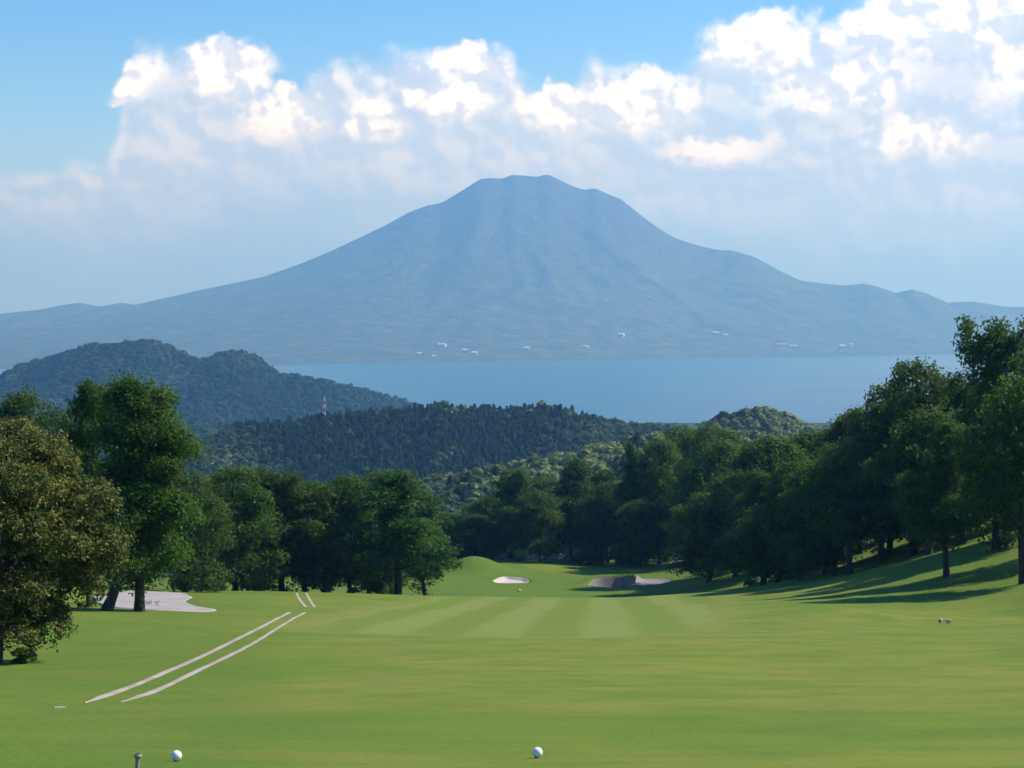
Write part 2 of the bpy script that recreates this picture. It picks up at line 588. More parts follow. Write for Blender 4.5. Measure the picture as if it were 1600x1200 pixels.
def in_poly_dist(X, Y, poly):
    """signed distance, positive inside"""
    X = np.asarray(X, float); Y = np.asarray(Y, float)
    inside = np.zeros(X.shape, bool); dist = np.full(X.shape, 1e9)
    n = len(poly)
    for i in range(n):
        x1, y1 = poly[i]; x2, y2 = poly[(i + 1) % n]
        if y1 != y2:
            cond = (y1 > Y) != (y2 > Y)
            inside ^= cond & (X < (x2 - x1) * (Y - y1) / (y2 - y1) + x1)
        dx, dy = x2 - x1, y2 - y1
        t = np.clip(((X - x1) * dx + (Y - y1) * dy) / (dx * dx + dy * dy + 1e-9), 0, 1)
        dist = np.minimum(dist, np.hypot(X - x1 - t * dx, Y - y1 - t * dy))
    return np.where(inside, dist, -dist)


def ray_ground(px, py, y0=16.0, y1=330.0, fn=None):
    """first ground point behind a pixel"""
    fn = fn or base_z
    Ys = np.linspace(y0, y1, 1600)
    x, y, z = at(np.full_like(Ys, px), np.full_like(Ys, py), Ys)
    g = fn(x, y)
    hit = np.nonzero(z <= g)[0]
    i = hit[0] if len(hit) else len(Ys) - 1
    return float(x[i]), float(Ys[i])


def blob(cx_, cy_, rx, ry, n=26, seed=0, rough=0.12):
    r = np.random.default_rng(seed)
    a = np.linspace(0, 2 * np.pi, n, endpoint=False)
    k = 1 + rough * np.sin(2 * a + r.uniform(0, 6)) + rough * 0.7 * np.sin(3 * a + r.uniform(0, 6)) + rough * 0.4 * np.sin(5 * a + r.uniform(0, 6))
    return np.stack([cx_ + rx * k * np.cos(a), cy_ + ry * k * np.sin(a)], 1)


def densify(poly, n=72):
    poly = np.asarray(poly, float)
    q = np.vstack([poly, poly[:1]])
    for _ in range(3):                      # Chaikin rounding
        p = q[:-1]; nx = q[1:]
        q = np.stack([0.75 * p + 0.25 * nx, 0.25 * p + 0.75 * nx], 1).reshape(-1, 2)
        q = np.vstack([q, q[:1]])
    d = np.concatenate([[0], np.cumsum(np.hypot(*np.diff(q, axis=0).T))])
    t = np.linspace(0, d[-1], n, endpoint=False)
    return np.stack([np.interp(t, d, q[:, 0]), np.interp(t, d, q[:, 1])], 1)


def on_base(px_poly):
    return np.array([ray_ground(px, py) for px, py in px_poly])


B1 = np.array([blob(*P(797, 897, 262).to_2d(), 2.3, 5.2, seed=3)]).reshape(-1, 2)
_b2 = P(958, 905, 258); _b3 = P(1020, 905, 258)
B2 = blob(_b2.x, _b2.y, 3.6, 5.0, seed=5)
B3 = blob(_b3.x, _b3.y + 1, 2.6, 6.2, seed=9, rough=0.08)
LEFT_BUNKER = on_base([(150, 944), (140, 934), (170, 927), (225, 922), (262, 924), (288, 929), (302, 934), (299, 938),
                       (287, 942), (297, 946), (352, 951), (300, 953), (215, 951)])
MOUND = P(742, 885, 278)
FAIRWAY = on_base([(478, 982), (540, 989), (640, 993), (760, 996), (900, 997), (1020, 993), (1100, 984), (1125, 965),
                   (1130, 945)]).tolist()
FAIRWAY += [P(1125, 926, 178).to_2d()[:], P(1000, 932, 182).to_2d()[:], P(900, 936, 184).to_2d()[:], P(700, 938, 184).to_2d()[:]]
FAIRWAY += on_base([(600, 950), (520, 962)]).tolist()
FAIRWAY = np.array([tuple(p) for p in FAIRWAY])
GREEN = blob(*P(930, 878, 292).to_2d(), 11, 13, seed=2, rough=0.06)


def gz(X, Y):
    """height of the golf course ground"""
    X = np.asarray(X, float); Y = np.asarray(Y, float)
    z = base_z(X, Y)
    z = z + 0.55 * (fbm(X / 14, Y / 14, 3, 3) - 0.5) * sstep(Y, 60, 120) + 0.05 * (fbm(X / 3.5, Y / 3.5, 8, 3) - 0.5)
    z = z + 2.3 * np.exp(-(((X - MOUND.x) / 4.6) ** 2 + ((Y - MOUND.y) / 6.0) ** 2))
    for poly, dep, lip, ramp in ((B1, 0.8, 0.35, 1), (B2, 1.5, 1.05, 0), (B3, 0.3, 0.15, 1)):
        c = poly.mean(0)
        near = (np.abs(X - c[0]) < 14) & (np.abs(Y - c[1]) < 18)
        if near.any():
            d = in_poly_dist(X[near], Y[near], poly)
            back = sstep(Y[near] - c[1], -1.0, 5.0)
            fall = 1 - 0.9 * sstep(Y[near] - c[1], -3.0, 5.5) if ramp else 1.0
            wid = np.where(Y[near] > c[1], 0.45, 2.2) if not ramp else 1.0
            dz = -dep * fall * sstep(d, -0.15, wid) + lip * back * np.exp(-(np.maximum(0, -d) / 1.6) ** 2) * sstep(-d, -0.5, 0.1)
            z[near] += dz
    return z


def gz1(x, y):
    return float(gz(np.array([x], float), np.array([y], float))[0])


def build_course():
    ys = np.unique(np.concatenate([np.arange(-14, 120, 1.0), np.arange(120, 250, 1.0), np.arange(250, 276, 0.4), np.arange(276, 341, 1.0)]))
    xs = np.unique(np.concatenate([np.arange(-90, -8, 1.0), np.arange(-8, 26, 0.5), np.arange(26, 121, 1.0)]))
    X, Y = np.meshgrid(xs, ys)
    Z = gz(X, Y)
    for poly in (B1, B2, B3, LEFT_BUNKER):
        Z -= (0.45 if poly is LEFT_BUNKER else 1.0) * sstep(in_poly_dist(X, Y, densify(poly)), 0.0, 0.7)
    fw = np.zeros(X.shape); col = np.zeros(X.shape); rg = np.zeros(X.shape)
    d = in_poly_dist(X, Y, FAIRWAY)
    wob = 0.9 * (fbm(X / 5, Y / 5, 31, 3) - 0.5)
    fw = sstep(d + wob, -0.3, 0.9)
    col = np.exp(-((d + wob + 0.5) / 0.9) ** 2) * (0.4 + 0.6 * fbm(X / 6, Y / 6, 44, 3))
    dg = in_poly_dist(X, Y, GREEN)
    rg = sstep(Y, 186, 196) * (1 - 0.75 * sstep(dg, -1, 1))
    rg = np.maximum(rg, sstep(X / np.maximum(Y, 1), 0.17, 0.21) * sstep(Y, 105, 125) * 0.8)
    rg = np.maximum(rg, 0.55 * sstep(-X / np.maximum(Y, 1), 0.10, 0.16) * (0.5 + fbm(X / 8, Y / 8, 77, 3)))
    me = mesh_np('golf_course_ground', np.stack([X, Y, Z], -1).reshape(-1, 3), grid_faces(len(xs), len(ys)), M['grass'], True,
                 {'fairway': ('POINT', fw.ravel()), 'collar': ('POINT', np.clip(col, 0, 1).ravel()), 'rough_grass': ('POINT', np.clip(rg, 0, 1).ravel())})
    structure(link_obj('golf_course_ground', me), 'mown green golf fairway sloping down from the tee')


build_course()


def sheet(name, poly, mat, label, lift=0.035, n=72, rings=16, centre=None):
    poly = densify(poly, n)
    c = poly.mean(0) if centre is None else np.array(centre)
    fr = 1 - (1 - np.linspace(0.2, 1, rings)) ** 1.8 * 1.4
    fr[0] = 0.05
    V = (c + (poly[None] - c) * fr[:, None, None]).reshape(-1, 2)
    z = gz(V[:, 0], V[:, 1]) + lift
    z += 0.05 * (fbm(V[:, 0] * 1.3, V[:, 1] * 1.3, 5, 3) - 0.4)
    z[-n:] = gz(V[-n:, 0], V[-n:, 1]) - 0.02
    f = []
    for r in range(rings - 1):
        for i in range(n):
            j = (i + 1) % n
            f.append((r * n + i, r * n + j, (r + 1) * n + j, (r + 1) * n + i))
    V3 = np.column_stack([V, z])
    me = mesh_np(name, V3, f, mat, True)
    # close the middle
    import bmesh
    bm = bmesh.new(); bm.from_mesh(me); bm.verts.ensure_lookup_table()
    bm.faces.new([bm.verts[i] for i in range(n)])
    bm.normal_update(); bm.to_mesh(me); bm.free()
    structure(link_obj(name, me), label)


sheet('sand_bunker', B1, M['sand_pale'], 'pale sand bunker below the grassy mound')
sheet('sand_bunker', B2, M['sand_dark'], 'grey sand bunker with a dark overhanging lip')
sheet('sand_bunker', B3, M['sand_dark'], 'raised grey sand bunker at the right of the green')
lb_c = ray_ground(240, 946)
sheet('sand_bunker', LEFT_BUNKER, M['sand_grey'], 'wide pale grey bunker behind the lone trunks', centre=lb_c, n=110, rings=12)
_d = P(1062, 872, 306)
sheet('earth_path', blob(_d.x, _d.y, 4.2, 4.0, seed=12), M['dirt'], 'bare earth patch under the trees beyond the green')


# wheel tracks of the cart path: two narrow concrete strips with a low edge
def strip(pxs, width, label):
    q = np.array(pxs, float)
    u = np.linspace(0, len(q) - 1, 8 * len(q))
    q = np.stack([np.interp(u, np.arange(len(q)), q[:, 0]), np.interp(u, np.arange(len(q)), q[:, 1])], 1)
    for _ in range(20):
        q[1:-1] = 0.25 * q[:-2] + 0.5 * q[1:-1] + 0.25 * q[2:]
    pl = np.array([ray_ground(px, py, fn=gz) for px, py in q])
    d = np.concatenate([[0], np.cumsum(np.hypot(*np.diff(pl, axis=0).T))])
    n = max(12, int(d[-1] / 0.5))
    t = np.linspace(0, d[-1], n)
    c = np.stack([np.interp(t, d, pl[:, 0]), np.interp(t, d, pl[:, 1])], 1)
    for _ in range(14):
        c[1:-1] = 0.25 * c[:-2] + 0.5 * c[1:-1] + 0.25 * c[2:]
    tg = np.gradient(c, axis=0); tg /= np.linalg.norm(tg, axis=1)[:, None]
    nr = np.stack([-tg[:, 1], tg[:, 0]], 1)
    w = width * (0.9 + 0.3 * fbm(t * 0.2, t * 0 + 3.3, 21, 2))[:, None] / 2
    w = w * (0.15 + 0.85 * sstep(t, 0, min(3.0, d[-1] * 0.4)))[:, None]
    prof = [(-1.0, -0.10), (-1.0, 0.012), (0.0, 0.02), (1.0, 0.012), (1.0, -0.10)]
    V = []
    for k, hgt in prof:
        q = c + nr * w * k
        V.append(np.column_stack([q, gz(q[:, 0], q[:, 1]) + hgt]))
    V = np.stack(V, 1).reshape(-1, 3)
    m = len(prof)
    f = [(i * m + k, i * m + k + 1, (i + 1) * m + k + 1, (i + 1) * m + k) for i in range(n - 1) for k in range(m - 1)]
    o = link_obj('cart_path_strip', mesh_np('cart_path_strip', V, f, M['concrete'], False))
    structure(o, label)


strip([(132, 1099), (200, 1076), (260, 1050), (310, 1029), (360, 1004), (410, 979), (452, 957)], 0.19, 'left concrete wheel strip of the cart path, near stretch')
strip([(188, 1098), (240, 1083), (290, 1057), (350, 1029), (400, 1004), (440, 977), (476, 957)], 0.17, 'right concrete wheel strip of the cart path, near stretch')
strip([(463, 926), (467, 936), (478, 949)], 0.19, 'left concrete wheel strip of the cart path, far stretch')
strip([(478, 926), (484, 938), (492, 949)], 0.17, 'right concrete wheel strip of the cart path, far stretch')
strip([(84, 1107), (98, 1105)], 0.12, 'short pale end of the cart path showing in the grass')


# ------------------------------------------------------------------ far land, sea, volcano
def ridge(pts, Yr):
    q = np.array(pts, float)
    x, y, z = at(q[:, 0], q[:, 1], np.full(len(q), float(Yr)))
    return x, z, float(Yr)


HILLS = {   # name: (ridge line in pixels, metres ahead, front slope, back slope, height of the trees on it)
    'near': ([(420, 850), (560, 800), (640, 756), (700, 744), (760, 735), (880, 712), (960, 692), (1010, 684), (1080, 676), (1180, 690), (1300, 700), (1600, 640)], 700, .26, .35, 3.5),
    'dark': ([(60, 800), (200, 735), (270, 704), (310, 690), (345, 675), (380, 662), (440, 660), (490, 652), (540, 646), (600, 642), (650, 640), (690, 631), (720, 637), (760, 639), (800, 638), (850, 633), (900, 646), (950, 656), (1000, 662), (1060, 666), (1110, 678), (1200, 700), (1400, 740)], 1250, .20, .25, 4.0),
    'bump': ([(900, 760), (1040, 700), (1090, 664), (1130, 645), (1160, 640), (1190, 635), (1215, 641), (1250, 657), (1300, 678), (1400, 700), (1600, 700)], 950, .45, .4, 4.0),
    'low': ([(-200, 640), (0, 655), (150, 660), (270, 663), (330, 668), (380, 667), (430, 676), (520, 700), (700, 740)], 1900, .13, .2, 5.0),
    'headland': ([(-500, 640), (-200, 622), (-60, 606), (0, 590), (30, 572), (70, 562), (110, 549), (150, 539), (185, 538), (240, 533), (265, 541), (300, 562), (330, 561), (345, 552), (375, 550), (400, 557), (430, 580), (450, 588), (470, 587), (520, 599), (560, 607), (600, 617), (640, 630), (665, 645), (700, 690), (740, 760)], 3000, .26, .3, 5.0),
}
HR = {k: (ridge(v[0], v[1]), v[2], v[3], v[4]) for k, v in HILLS.items()}


def hill_z(name, X, Y):
    (rx, rz, Yr), sf, sb, th = HR[name]
    z = np.interp(X, rx, rz - th)
    d = Y - Yr
    amp = {'near': 5, 'dark': 10, 'bump': 6, 'low': 14, 'headland': 34}[name]
    sc = {'near': 60, 'dark': 120, 'bump': 70, 'low': 160, 'headland': 260}[name]
    nz = (fbm(X / sc, Y / sc, 50, 4) - 0.5) * amp * sstep(np.abs(d), 0.0, sc * 0.9)
    fr = np.where(d < 0, -d * sf * (0.75 + 0.25 * sstep(-d, 0, 120)), d * sb)
    return z - fr + nz


def land_z(X, Y):
    # valley floor falling to the coast
    z = np.interp(Y, [-3000, -200, 0, 120, 330, 420, 700, 1500, 2500, 3300, 3700, 4200], [196, 194, 192, 176, 155, 140, 105, 80, 40, 12, -3, -20])
    z = z + 6 * (fbm(X / 150, Y / 150, 90, 4) - 0.5)
    on_course = (Y < 345) & (np.abs(X - 15) < 118)
    z = np.where((Y < 380) & (np.abs(X) > 80), z + np.where(X > 0, np.clip((X - 80) * 0.12, 0, 40), np.clip((-X - 80) * 0.05, 0, 8)), z)
    z = np.where(on_course, np.minimum(z, base_z(np.clip(X, -90, 120), np.clip(Y, -12, 338)) - 5.0), z)
    far = Y > 345
    for k in HR:
        z = np.where(far, np.maximum(z, hill_z(k, X, Y)), z)
    return z


def build_land():
    ys = np.unique(np.concatenate([np.arange(-900, -20, 40), np.arange(-20, 360, 10.0), np.arange(360, 1700, 8.0), np.arange(1700, 3700, 16.0), np.arange(3700, 4300, 60)]))
    xs = np.unique(np.concatenate([np.arange(-2600, -1000, 60), np.arange(-1000, -400, 14.0), np.arange(-400, 420, 8.0), np.arange(420, 1800, 45)]))
    X, Y = np.meshgrid(xs, ys)
    me = mesh_np('hills', np.stack([X, Y, land_z(X, Y)], -1).reshape(-1, 3), grid_faces(len(xs), len(ys)), M['hill'], True)
    structure(link_obj('hills', me), 'wooded hills falling away to the bay')


build_land()

# sea: one sheet reaching out behind the volcano
xs = np.linspace(-9000, 9000, 61); ys = np.linspace(-3000, 17000, 61)
Xs, Ys_ = np.meshgrid(xs, ys)
structure(link_obj('sea', mesh_np('sea', np.stack([Xs, Ys_, 0 * Xs], -1).reshape(-1, 3), grid_faces(61, 61), M['sea'], True)), 'calm blue bay in front of the volcano')

VR_Y = 12400.0
VOLC = [(-2200, 560), (-1500, 540), (-900, 520), (-400, 503), (-150, 497), (0, 490), (60, 484), (100, 476), (125, 473), (155, 479), (190, 473), (212, 476), (300, 456), (410, 433), (470, 412), (520, 391), (560, 372),
        (600, 353), (640, 331), (668, 321), (690, 317), (720, 299), (750, 280), (765, 278), (785, 279), (800, 273), (825, 275), (840, 276), (855, 272), (868, 278), (890, 289), (912, 297), (930, 294), (945, 301),
        (970, 311), (1000, 335), (1025, 354), (1050, 370), (1075, 379), (1100, 386), (1125, 391), (1145, 391), (1180, 402), (1220, 424), (1250, 438), (1285, 443), (1320, 446), (1350, 443),
        (1372, 448), (1400, 458), (1425, 452), (1450, 459), (1480, 473), (1520, 471), (1570, 479), (1600, 480), (1750, 492), (2000, 508), (2500, 530), (3000, 550)]
vx, vz_, _ = ridge(VOLC, VR_Y)


def shore_y(X):
    s450 = CAM_Z * F / (570 - HORIZON)      # left end of the far shore
    s1500 = CAM_Z * F / (554 - HORIZON)
    x450 = -350 / F * s450; x1500 = 700 / F * s1500
    return s450 + (X - x450) / (x1500 - x450) * (s1500 - s450) + 160 * (fbm(X / 500, X * 0, 15, 4) - 0.5)


def volcano_z(X, Y):
    zr = np.interp(X, vx, vz_)
    ys_ = np.clip(shore_y(X), 6000, 11400)
    t = np.where(Y < VR_Y, (VR_Y - Y) / (VR_Y - ys_), (Y - VR_Y) / 3600.0)
    g = np.where(t < 1, np.clip(1 - t, 0, 1) ** 1.75, -(t - 1) * 0.15)
    g = np.where(t < 1, g * 0.975 + 0.025 * (1 - t), g)
    z = zr * g
    x0, y0 = 30.0, VR_Y
    th = np.arctan2(X - x0, -(Y - y0)); r = np.hypot(X - x0, Y - y0)
    gul = (fbm(th * 9 + 0.8 * fbm(X / 600, Y / 600, 4, 3), r / 2600.0, 60, 5) - 0.5)
    z = z + gul * 110 * sstep(t, 0.03, 0.3) * np.clip(1 - t, 0, 1) ** 0.8 + (fbm(X / 300, Y / 300, 70, 4) - 0.5) * 40 * sstep(t, 0.04, 0.25) * np.clip(1.05 - t, 0, 1)
    return z


xs = np.unique(np.concatenate([np.arange(-8500, -4000, 150), np.arange(-4000, 4200, 26.0), np.arange(4200, 8600, 150)]))
ys = np.unique(np.concatenate([np.arange(6600, 12000, 40.0), np.arange(12000, 12800, 20.0), np.arange(12800, 16400, 150)]))
Xs, Ys_ = np.meshgrid(xs, ys)
structure(link_obj('volcano', mesh_np('volcano', np.stack([Xs, Ys_, volcano_z(Xs, Ys_)], -1).reshape(-1, 3), grid_faces(len(xs), len(ys)), M['volcano'], True)),
          'broad hazy blue volcano rising across the bay')


# ------------------------------------------------------------------ trees
def tube(path, radii, sides=8):
    path = np.asarray(path, float); n = len(path)
    V, Fc = [], []
    tg = np.gradient(path, axis=0); tg /= np.linalg.norm(tg, axis=1)[:, None] + 1e-9
    for i in range(n):
        t = tg[i]
        u = np.cross(t, [0.3, 0.9, 0.1]); u /= np.linalg.norm(u) + 1e-9
        v = np.cross(t, u)
        for k in range(sides):
            a = 2 * math.pi * k / sides
            V.append(path[i] + radii[i] * (1 + 0.12 * math.sin(3 * a + i)) * (math.cos(a) * u + math.sin(a) * v))
    for i in range(n - 1):
        for k in range(sides):
            k2 = (k + 1) % sides
            Fc.append((i * sides + k, i * sides + k2, (i + 1) * sides + k2, (i + 1) * sides + k))
    return np.array(V), np.array(Fc)


def join_parts(parts):
    V, Fc, o = [], [], 0
    for v, f in parts:
        V.append(v); Fc.append(f + o); o += len(v)
    return np.vstack(V), np.vstack(Fc)


def leaves(r, centers, normals, length, width, tint):
    """one rhombus leaf (or needle spray) per centre"""
    n = len(centers)
    nr = normals / (np.linalg.norm(normals, axis=1)[:, None] + 1e-9)
    rnd = r.normal(size=(n, 3))
    a = np.cross(nr, rnd); a /= np.linalg.norm(a, axis=1)[:, None] + 1e-9
    b = np.cross(nr, a)
    L = (length * r.uniform(0.6, 1.3, n))[:, None] * 0.5
    W = (width * r.uniform(0.7, 1.3, n))[:, None] * 0.5
    k = r.uniform(-0.25, 0.25, n)[:, None]
    V = np.stack([centers - a * L, centers + b * W + a * L * k, centers + a * L + nr * L * 0.25, centers - b * W + a * L * k], 1).reshape(-1, 3)
    Fc = np.arange(4 * n).reshape(-1, 4)
    return V, Fc, tint


def unit(r, n):
    v = r.normal(size=(n, 3))
    return v / np.linalg.norm(v, axis=1)[:, None]


def crown_from_lobes(r, lobes, n_leaf, length, width, tuft=0.33, tuft_n=16, spread=0.5, up=0.35, flower=0.0, inner=0.15):
    """lobes: (x, y, z, rx, rz). Twigs (tufts) sit over each lobe, leaves round each twig."""
    lobes = np.asarray(lobes, float)
    area = lobes[:, 3] * (lobes[:, 3] + lobes[:, 4])
    nt = max(1, n_leaf // tuft_n)
    pick = r.choice(len(lobes), nt, p=area / area.sum())
    lb = lobes[pick]
    d = unit(r, nt)
    d[:, 2] = np.where((d[:, 2] < -0.2) & (r.random(nt) < 0.8), -d[:, 2], d[:, 2])
    shell = np.where(r.random(nt) < inner, r.uniform(0.35, 0.85, nt), r.normal(1.0, 0.10, nt))
    tc = lb[:, :3] + d * np.stack([lb[:, 3], lb[:, 3], lb[:, 4]], 1) * shell[:, None]
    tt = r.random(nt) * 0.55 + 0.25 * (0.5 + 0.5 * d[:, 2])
    lobe_t = r.uniform(-0.12, 0.12, len(lobes))[pick]
    keep = np.ones(nt, bool)
    # twigs deep inside a neighbouring lobe would never show
    for L in lobes:
        q = ((tc - L[:3]) / np.array([L[3], L[3], L[4]]))
        keep &= ~((np.einsum('ij,ij->i', q, q) < 0.42))
    keep |= r.random(nt) < inner
    tc, d, tt, lobe_t = tc[keep], d[keep], tt[keep], lobe_t[keep]
    nt = len(tc)
    cen = np.repeat(tc, tuft_n, 0) + r.normal(size=(nt * tuft_n, 3)) * tuft * np.array([1, 1, 0.7])
    nor = np.repeat(d, tuft_n, 0) * 0.55 + np.array([0, 0, up]) + unit(r, nt * tuft_n) * spread * 1.3
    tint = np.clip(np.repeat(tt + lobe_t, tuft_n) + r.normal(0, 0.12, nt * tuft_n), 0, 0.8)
    if flower > 0:
        fl = np.repeat(r.random(nt) < flower, tuft_n) & (r.random(nt * tuft_n) < 0.6) & (np.repeat(d[:, 2], tuft_n) > -0.35)
        tint = np.where(fl, r.uniform(0.85, 1.0, len(tint)), tint)
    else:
        fl = np.repeat(r.random(nt) < 0.10, tuft_n) & (r.random(len(tint)) < 0.55)  # some tufts coloured lighter: sunlit clumps put into the leaf tint
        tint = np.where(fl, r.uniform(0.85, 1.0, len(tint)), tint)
    return leaves(r, cen, nor, length, width, tint)


def limbs_to(r, trunk_fn, H, lobes, n, r0):
    parts = []
    idx = r.permutation(len(lobes))[:n]
    for i in idx:
        L = lobes[i]
        t0 = np.clip((L[2] - 0.25 * math.hypot(L[0], L[1]) - 0.6) / H, 0.15, 0.9)
        a = trunk_fn(t0); b = np.array(L[:3])
        m = 0.5 * (a + b) + np.array([0, 0, 0.12 * np.linalg.norm(b - a)]) + r.normal(0, 0.1, 3)
        ra = r0 * (1 - 0.75 * t0) * 0.5
        parts.append(tube([a, m, b], [ra, ra * 0.7, ra * 0.3], 6))
    return parts


def make_tree_meshes(name, seed, kind, H, R, leaf_mat, n_leaf, length, width, clear=0.12, lean=0.0, r0=None):
    r = np.random.default_rng(seed)
    lx, ly = lean, lean * 0.3
    bend = r.normal(0, 0.25, 2)

    def trunk_fn(t):
        return np.array([lx * H * t * (1 - 0.6 * t) + bend[0] * math.sin(t * 4), ly * H * t + bend[1] * math.sin(t * 3.1), H * t])
    lobes = []
    if kind == 'broad':
        for i in range(34):
            t = r.uniform(0, 1) ** 0.85
            prof = math.sin(math.pi * (0.12 + 0.80 * t) ** 0.9)
            a = r.uniform(0, 2 * math.pi); rad = R * prof * r.uniform(0.5, 0.95)
            s = R * r.uniform(0.20, 0.36) * (0.75 + 0.35 * prof)
            z = H * (clear + (0.97 - clear) * t) - s * 0.25
            c = trunk_fn(min(t, 0.9))
            lobes.append((c[0] + rad * math.cos(a), c[1] + rad * math.sin(a), z, s, s * r.uniform(0.48, 0.72)))
        for i in range(5):
            t = 0.25 + 0.15 * i; c = trunk_fn(t)
            lobes.append((c[0], c[1], H * (clear + (0.92 - clear) * t), R * 0.52, R * 0.5))
    elif kind == 'pine':
        for i in range(34):
            t = r.uniform(0, 1) ** 0.8
            prof = (1 - t) ** 0.55 * (0.55 + 0.45 * min(1, t * 4)) + 0.12
            a = r.uniform(0, 2 * math.pi); rad = R * prof * r.uniform(0.35, 0.95)
            s = R * r.uniform(0.20, 0.34) * (1.0 - 0.35 * t)
            z = H * (clear + (0.98 - clear) * t)
            c = trunk_fn(min(t, 0.95))
            lobes.append((c[0] + rad * math.cos(a), c[1] + rad * math.sin(a), z + 0.10 * rad, s, s * r.uniform(0.42, 0.65)))
        for i in range(6):          # upright leaders
            a = r.uniform(0, 2 * math.pi); rad = R * r.uniform(0.05, 0.5)
            c = trunk_fn(0.9); z = H * r.uniform(0.84, 1.0) - rad * 0.35
            lobes.append((c[0] + rad * math.cos(a), c[1] + rad * math.sin(a), z, R * 0.13, R * 0.34))
        for i in range(5):
            t = 0.15 + 0.16 * i; c = trunk_fn(t)
            lobes.append((c[0], c[1], H * (clear + (0.9 - clear) * t), R * 0.46 * (1.15 - t), R * 0.55))
    else:       # cedar: narrow cone
        for i in range(40):
            t = (i + r.uniform(0, 1)) / 40
            a = r.uniform(0, 2 * math.pi); rad = R * (1 - t) ** 0.8 * r.uniform(0.35, 0.8)
            s = R * (0.42 * (1 - t) + 0.14) * r.uniform(0.8, 1.2)
            c = trunk_fn(t)
            lobes.append((c[0] + rad * math.cos(a), c[1] + rad * math.sin(a), H * (clear + (0.97 - clear) * t), s, s * 0.9))
        for i in range(6):
            t = 0.08 + 0.15 * i; c = trunk_fn(t)
            lobes.append((c[0], c[1], H * (clear + (0.9 - clear) * t), R * 0.55 * (1.05 - t), R * 0.7))
    fl = 0.0
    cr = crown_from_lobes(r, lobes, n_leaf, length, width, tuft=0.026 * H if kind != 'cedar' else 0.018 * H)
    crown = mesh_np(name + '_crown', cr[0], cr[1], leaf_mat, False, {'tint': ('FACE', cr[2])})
    r0 = r0 or 0.022 * H
    ts = np.linspace(-0.03, 0.93, 12)
    path = [trunk_fn(t) for t in ts]
    rad = [r0 * (1.35 if t < 0.02 else 1.0) * (1 - 0.8 * max(t, 0)) for t in ts]
    parts = [tube(path, rad, 10)] + limbs_to(r, trunk_fn, H, lobes, 12, r0)
    tv, tf = join_parts(parts)
    trunk = mesh_np(name + '_trunk', tv, tf, M['bark'], True)
    return trunk, crown, H, R


ARCH = {}
NL = 26000
for i in range(3):
    ARCH['broad%d' % i] = make_tree_meshes('broadleaf', 100 + i, 'broad', 12.0, 4.6, M['leaf_broad'], NL, 0.34, 0.19, clear=0.06 + 0.03 * i)
    ARCH['pine%d' % i] = make_tree_meshes('pine', 200 + i, 'pine', 12.0, 4.0, M['leaf_pine'], NL, 0.36, 0.15, clear=0.10 + 0.04 * i)
ARCH['cedar0'] = make_tree_meshes('cedar', 300, 'cedar', 12.0, 2.4, M['leaf_pine'], 16000, 0.34, 0.16, clear=0.04)
ARCH['light0'] = make_tree_meshes('light_broadleaf', 400, 'broad', 12.0, 5.4, M['leaf_light'], NL, 0.34, 0.19, clear=0.02)
ARCH['slope0'] = make_tree_meshes('slope_tree', 500, 'broad', 12.0, 4.0, M['leaf_broad'], NL, 0.32, 0.18, clear=0.26)
ARCH['slope1'] = make_tree_meshes('slope_pine', 501, 'pine', 12.0, 3.8, M['leaf_pine'], NL, 0.34, 0.16, clear=0.24)
ARCH['lean0'] = make_tree_meshes('leaning_tree', 600, 'pine', 12.0, 3.7, M['leaf_pine'], NL, 0.30, 0.14, clear=0.2, lean=0.42, r0=0.36)
ARCH['tall0'] = make_tree_meshes('tall_tree', 700, 'pine', 12.0, 3.7, M['leaf_broad'], 42000, 0.24, 0.13, clear=0.15, r0=0.26)


def place(arch, name, label, px, Y, top_py, width_px=None, group=None, rz=None, cat='tree', sink=0.05):
    tr, cr, H, R = ARCH[arch]
    x, _, _ = at(px, 800, Y); x = float(x)
    z = gz1(x, Y) if (Y < 340 and -88 < x < 118) else float(land_z(np.array([x]), np.array([float(Y)]))[0])
    _, _, zt = at(px, top_py, Y)
    sz = (float(zt) - z) / (H * 1.0)
    sr = sz if width_px is None else (width_px / F * Y) / (2 * R)
    o = thing(name, label, cat, (x, Y, z - sink), group, rng.uniform(0, 6.28) if rz is None else rz, (sr, sr, sz))
    link_obj('trunk', tr, o); link_obj('crown', cr, o)
    return o


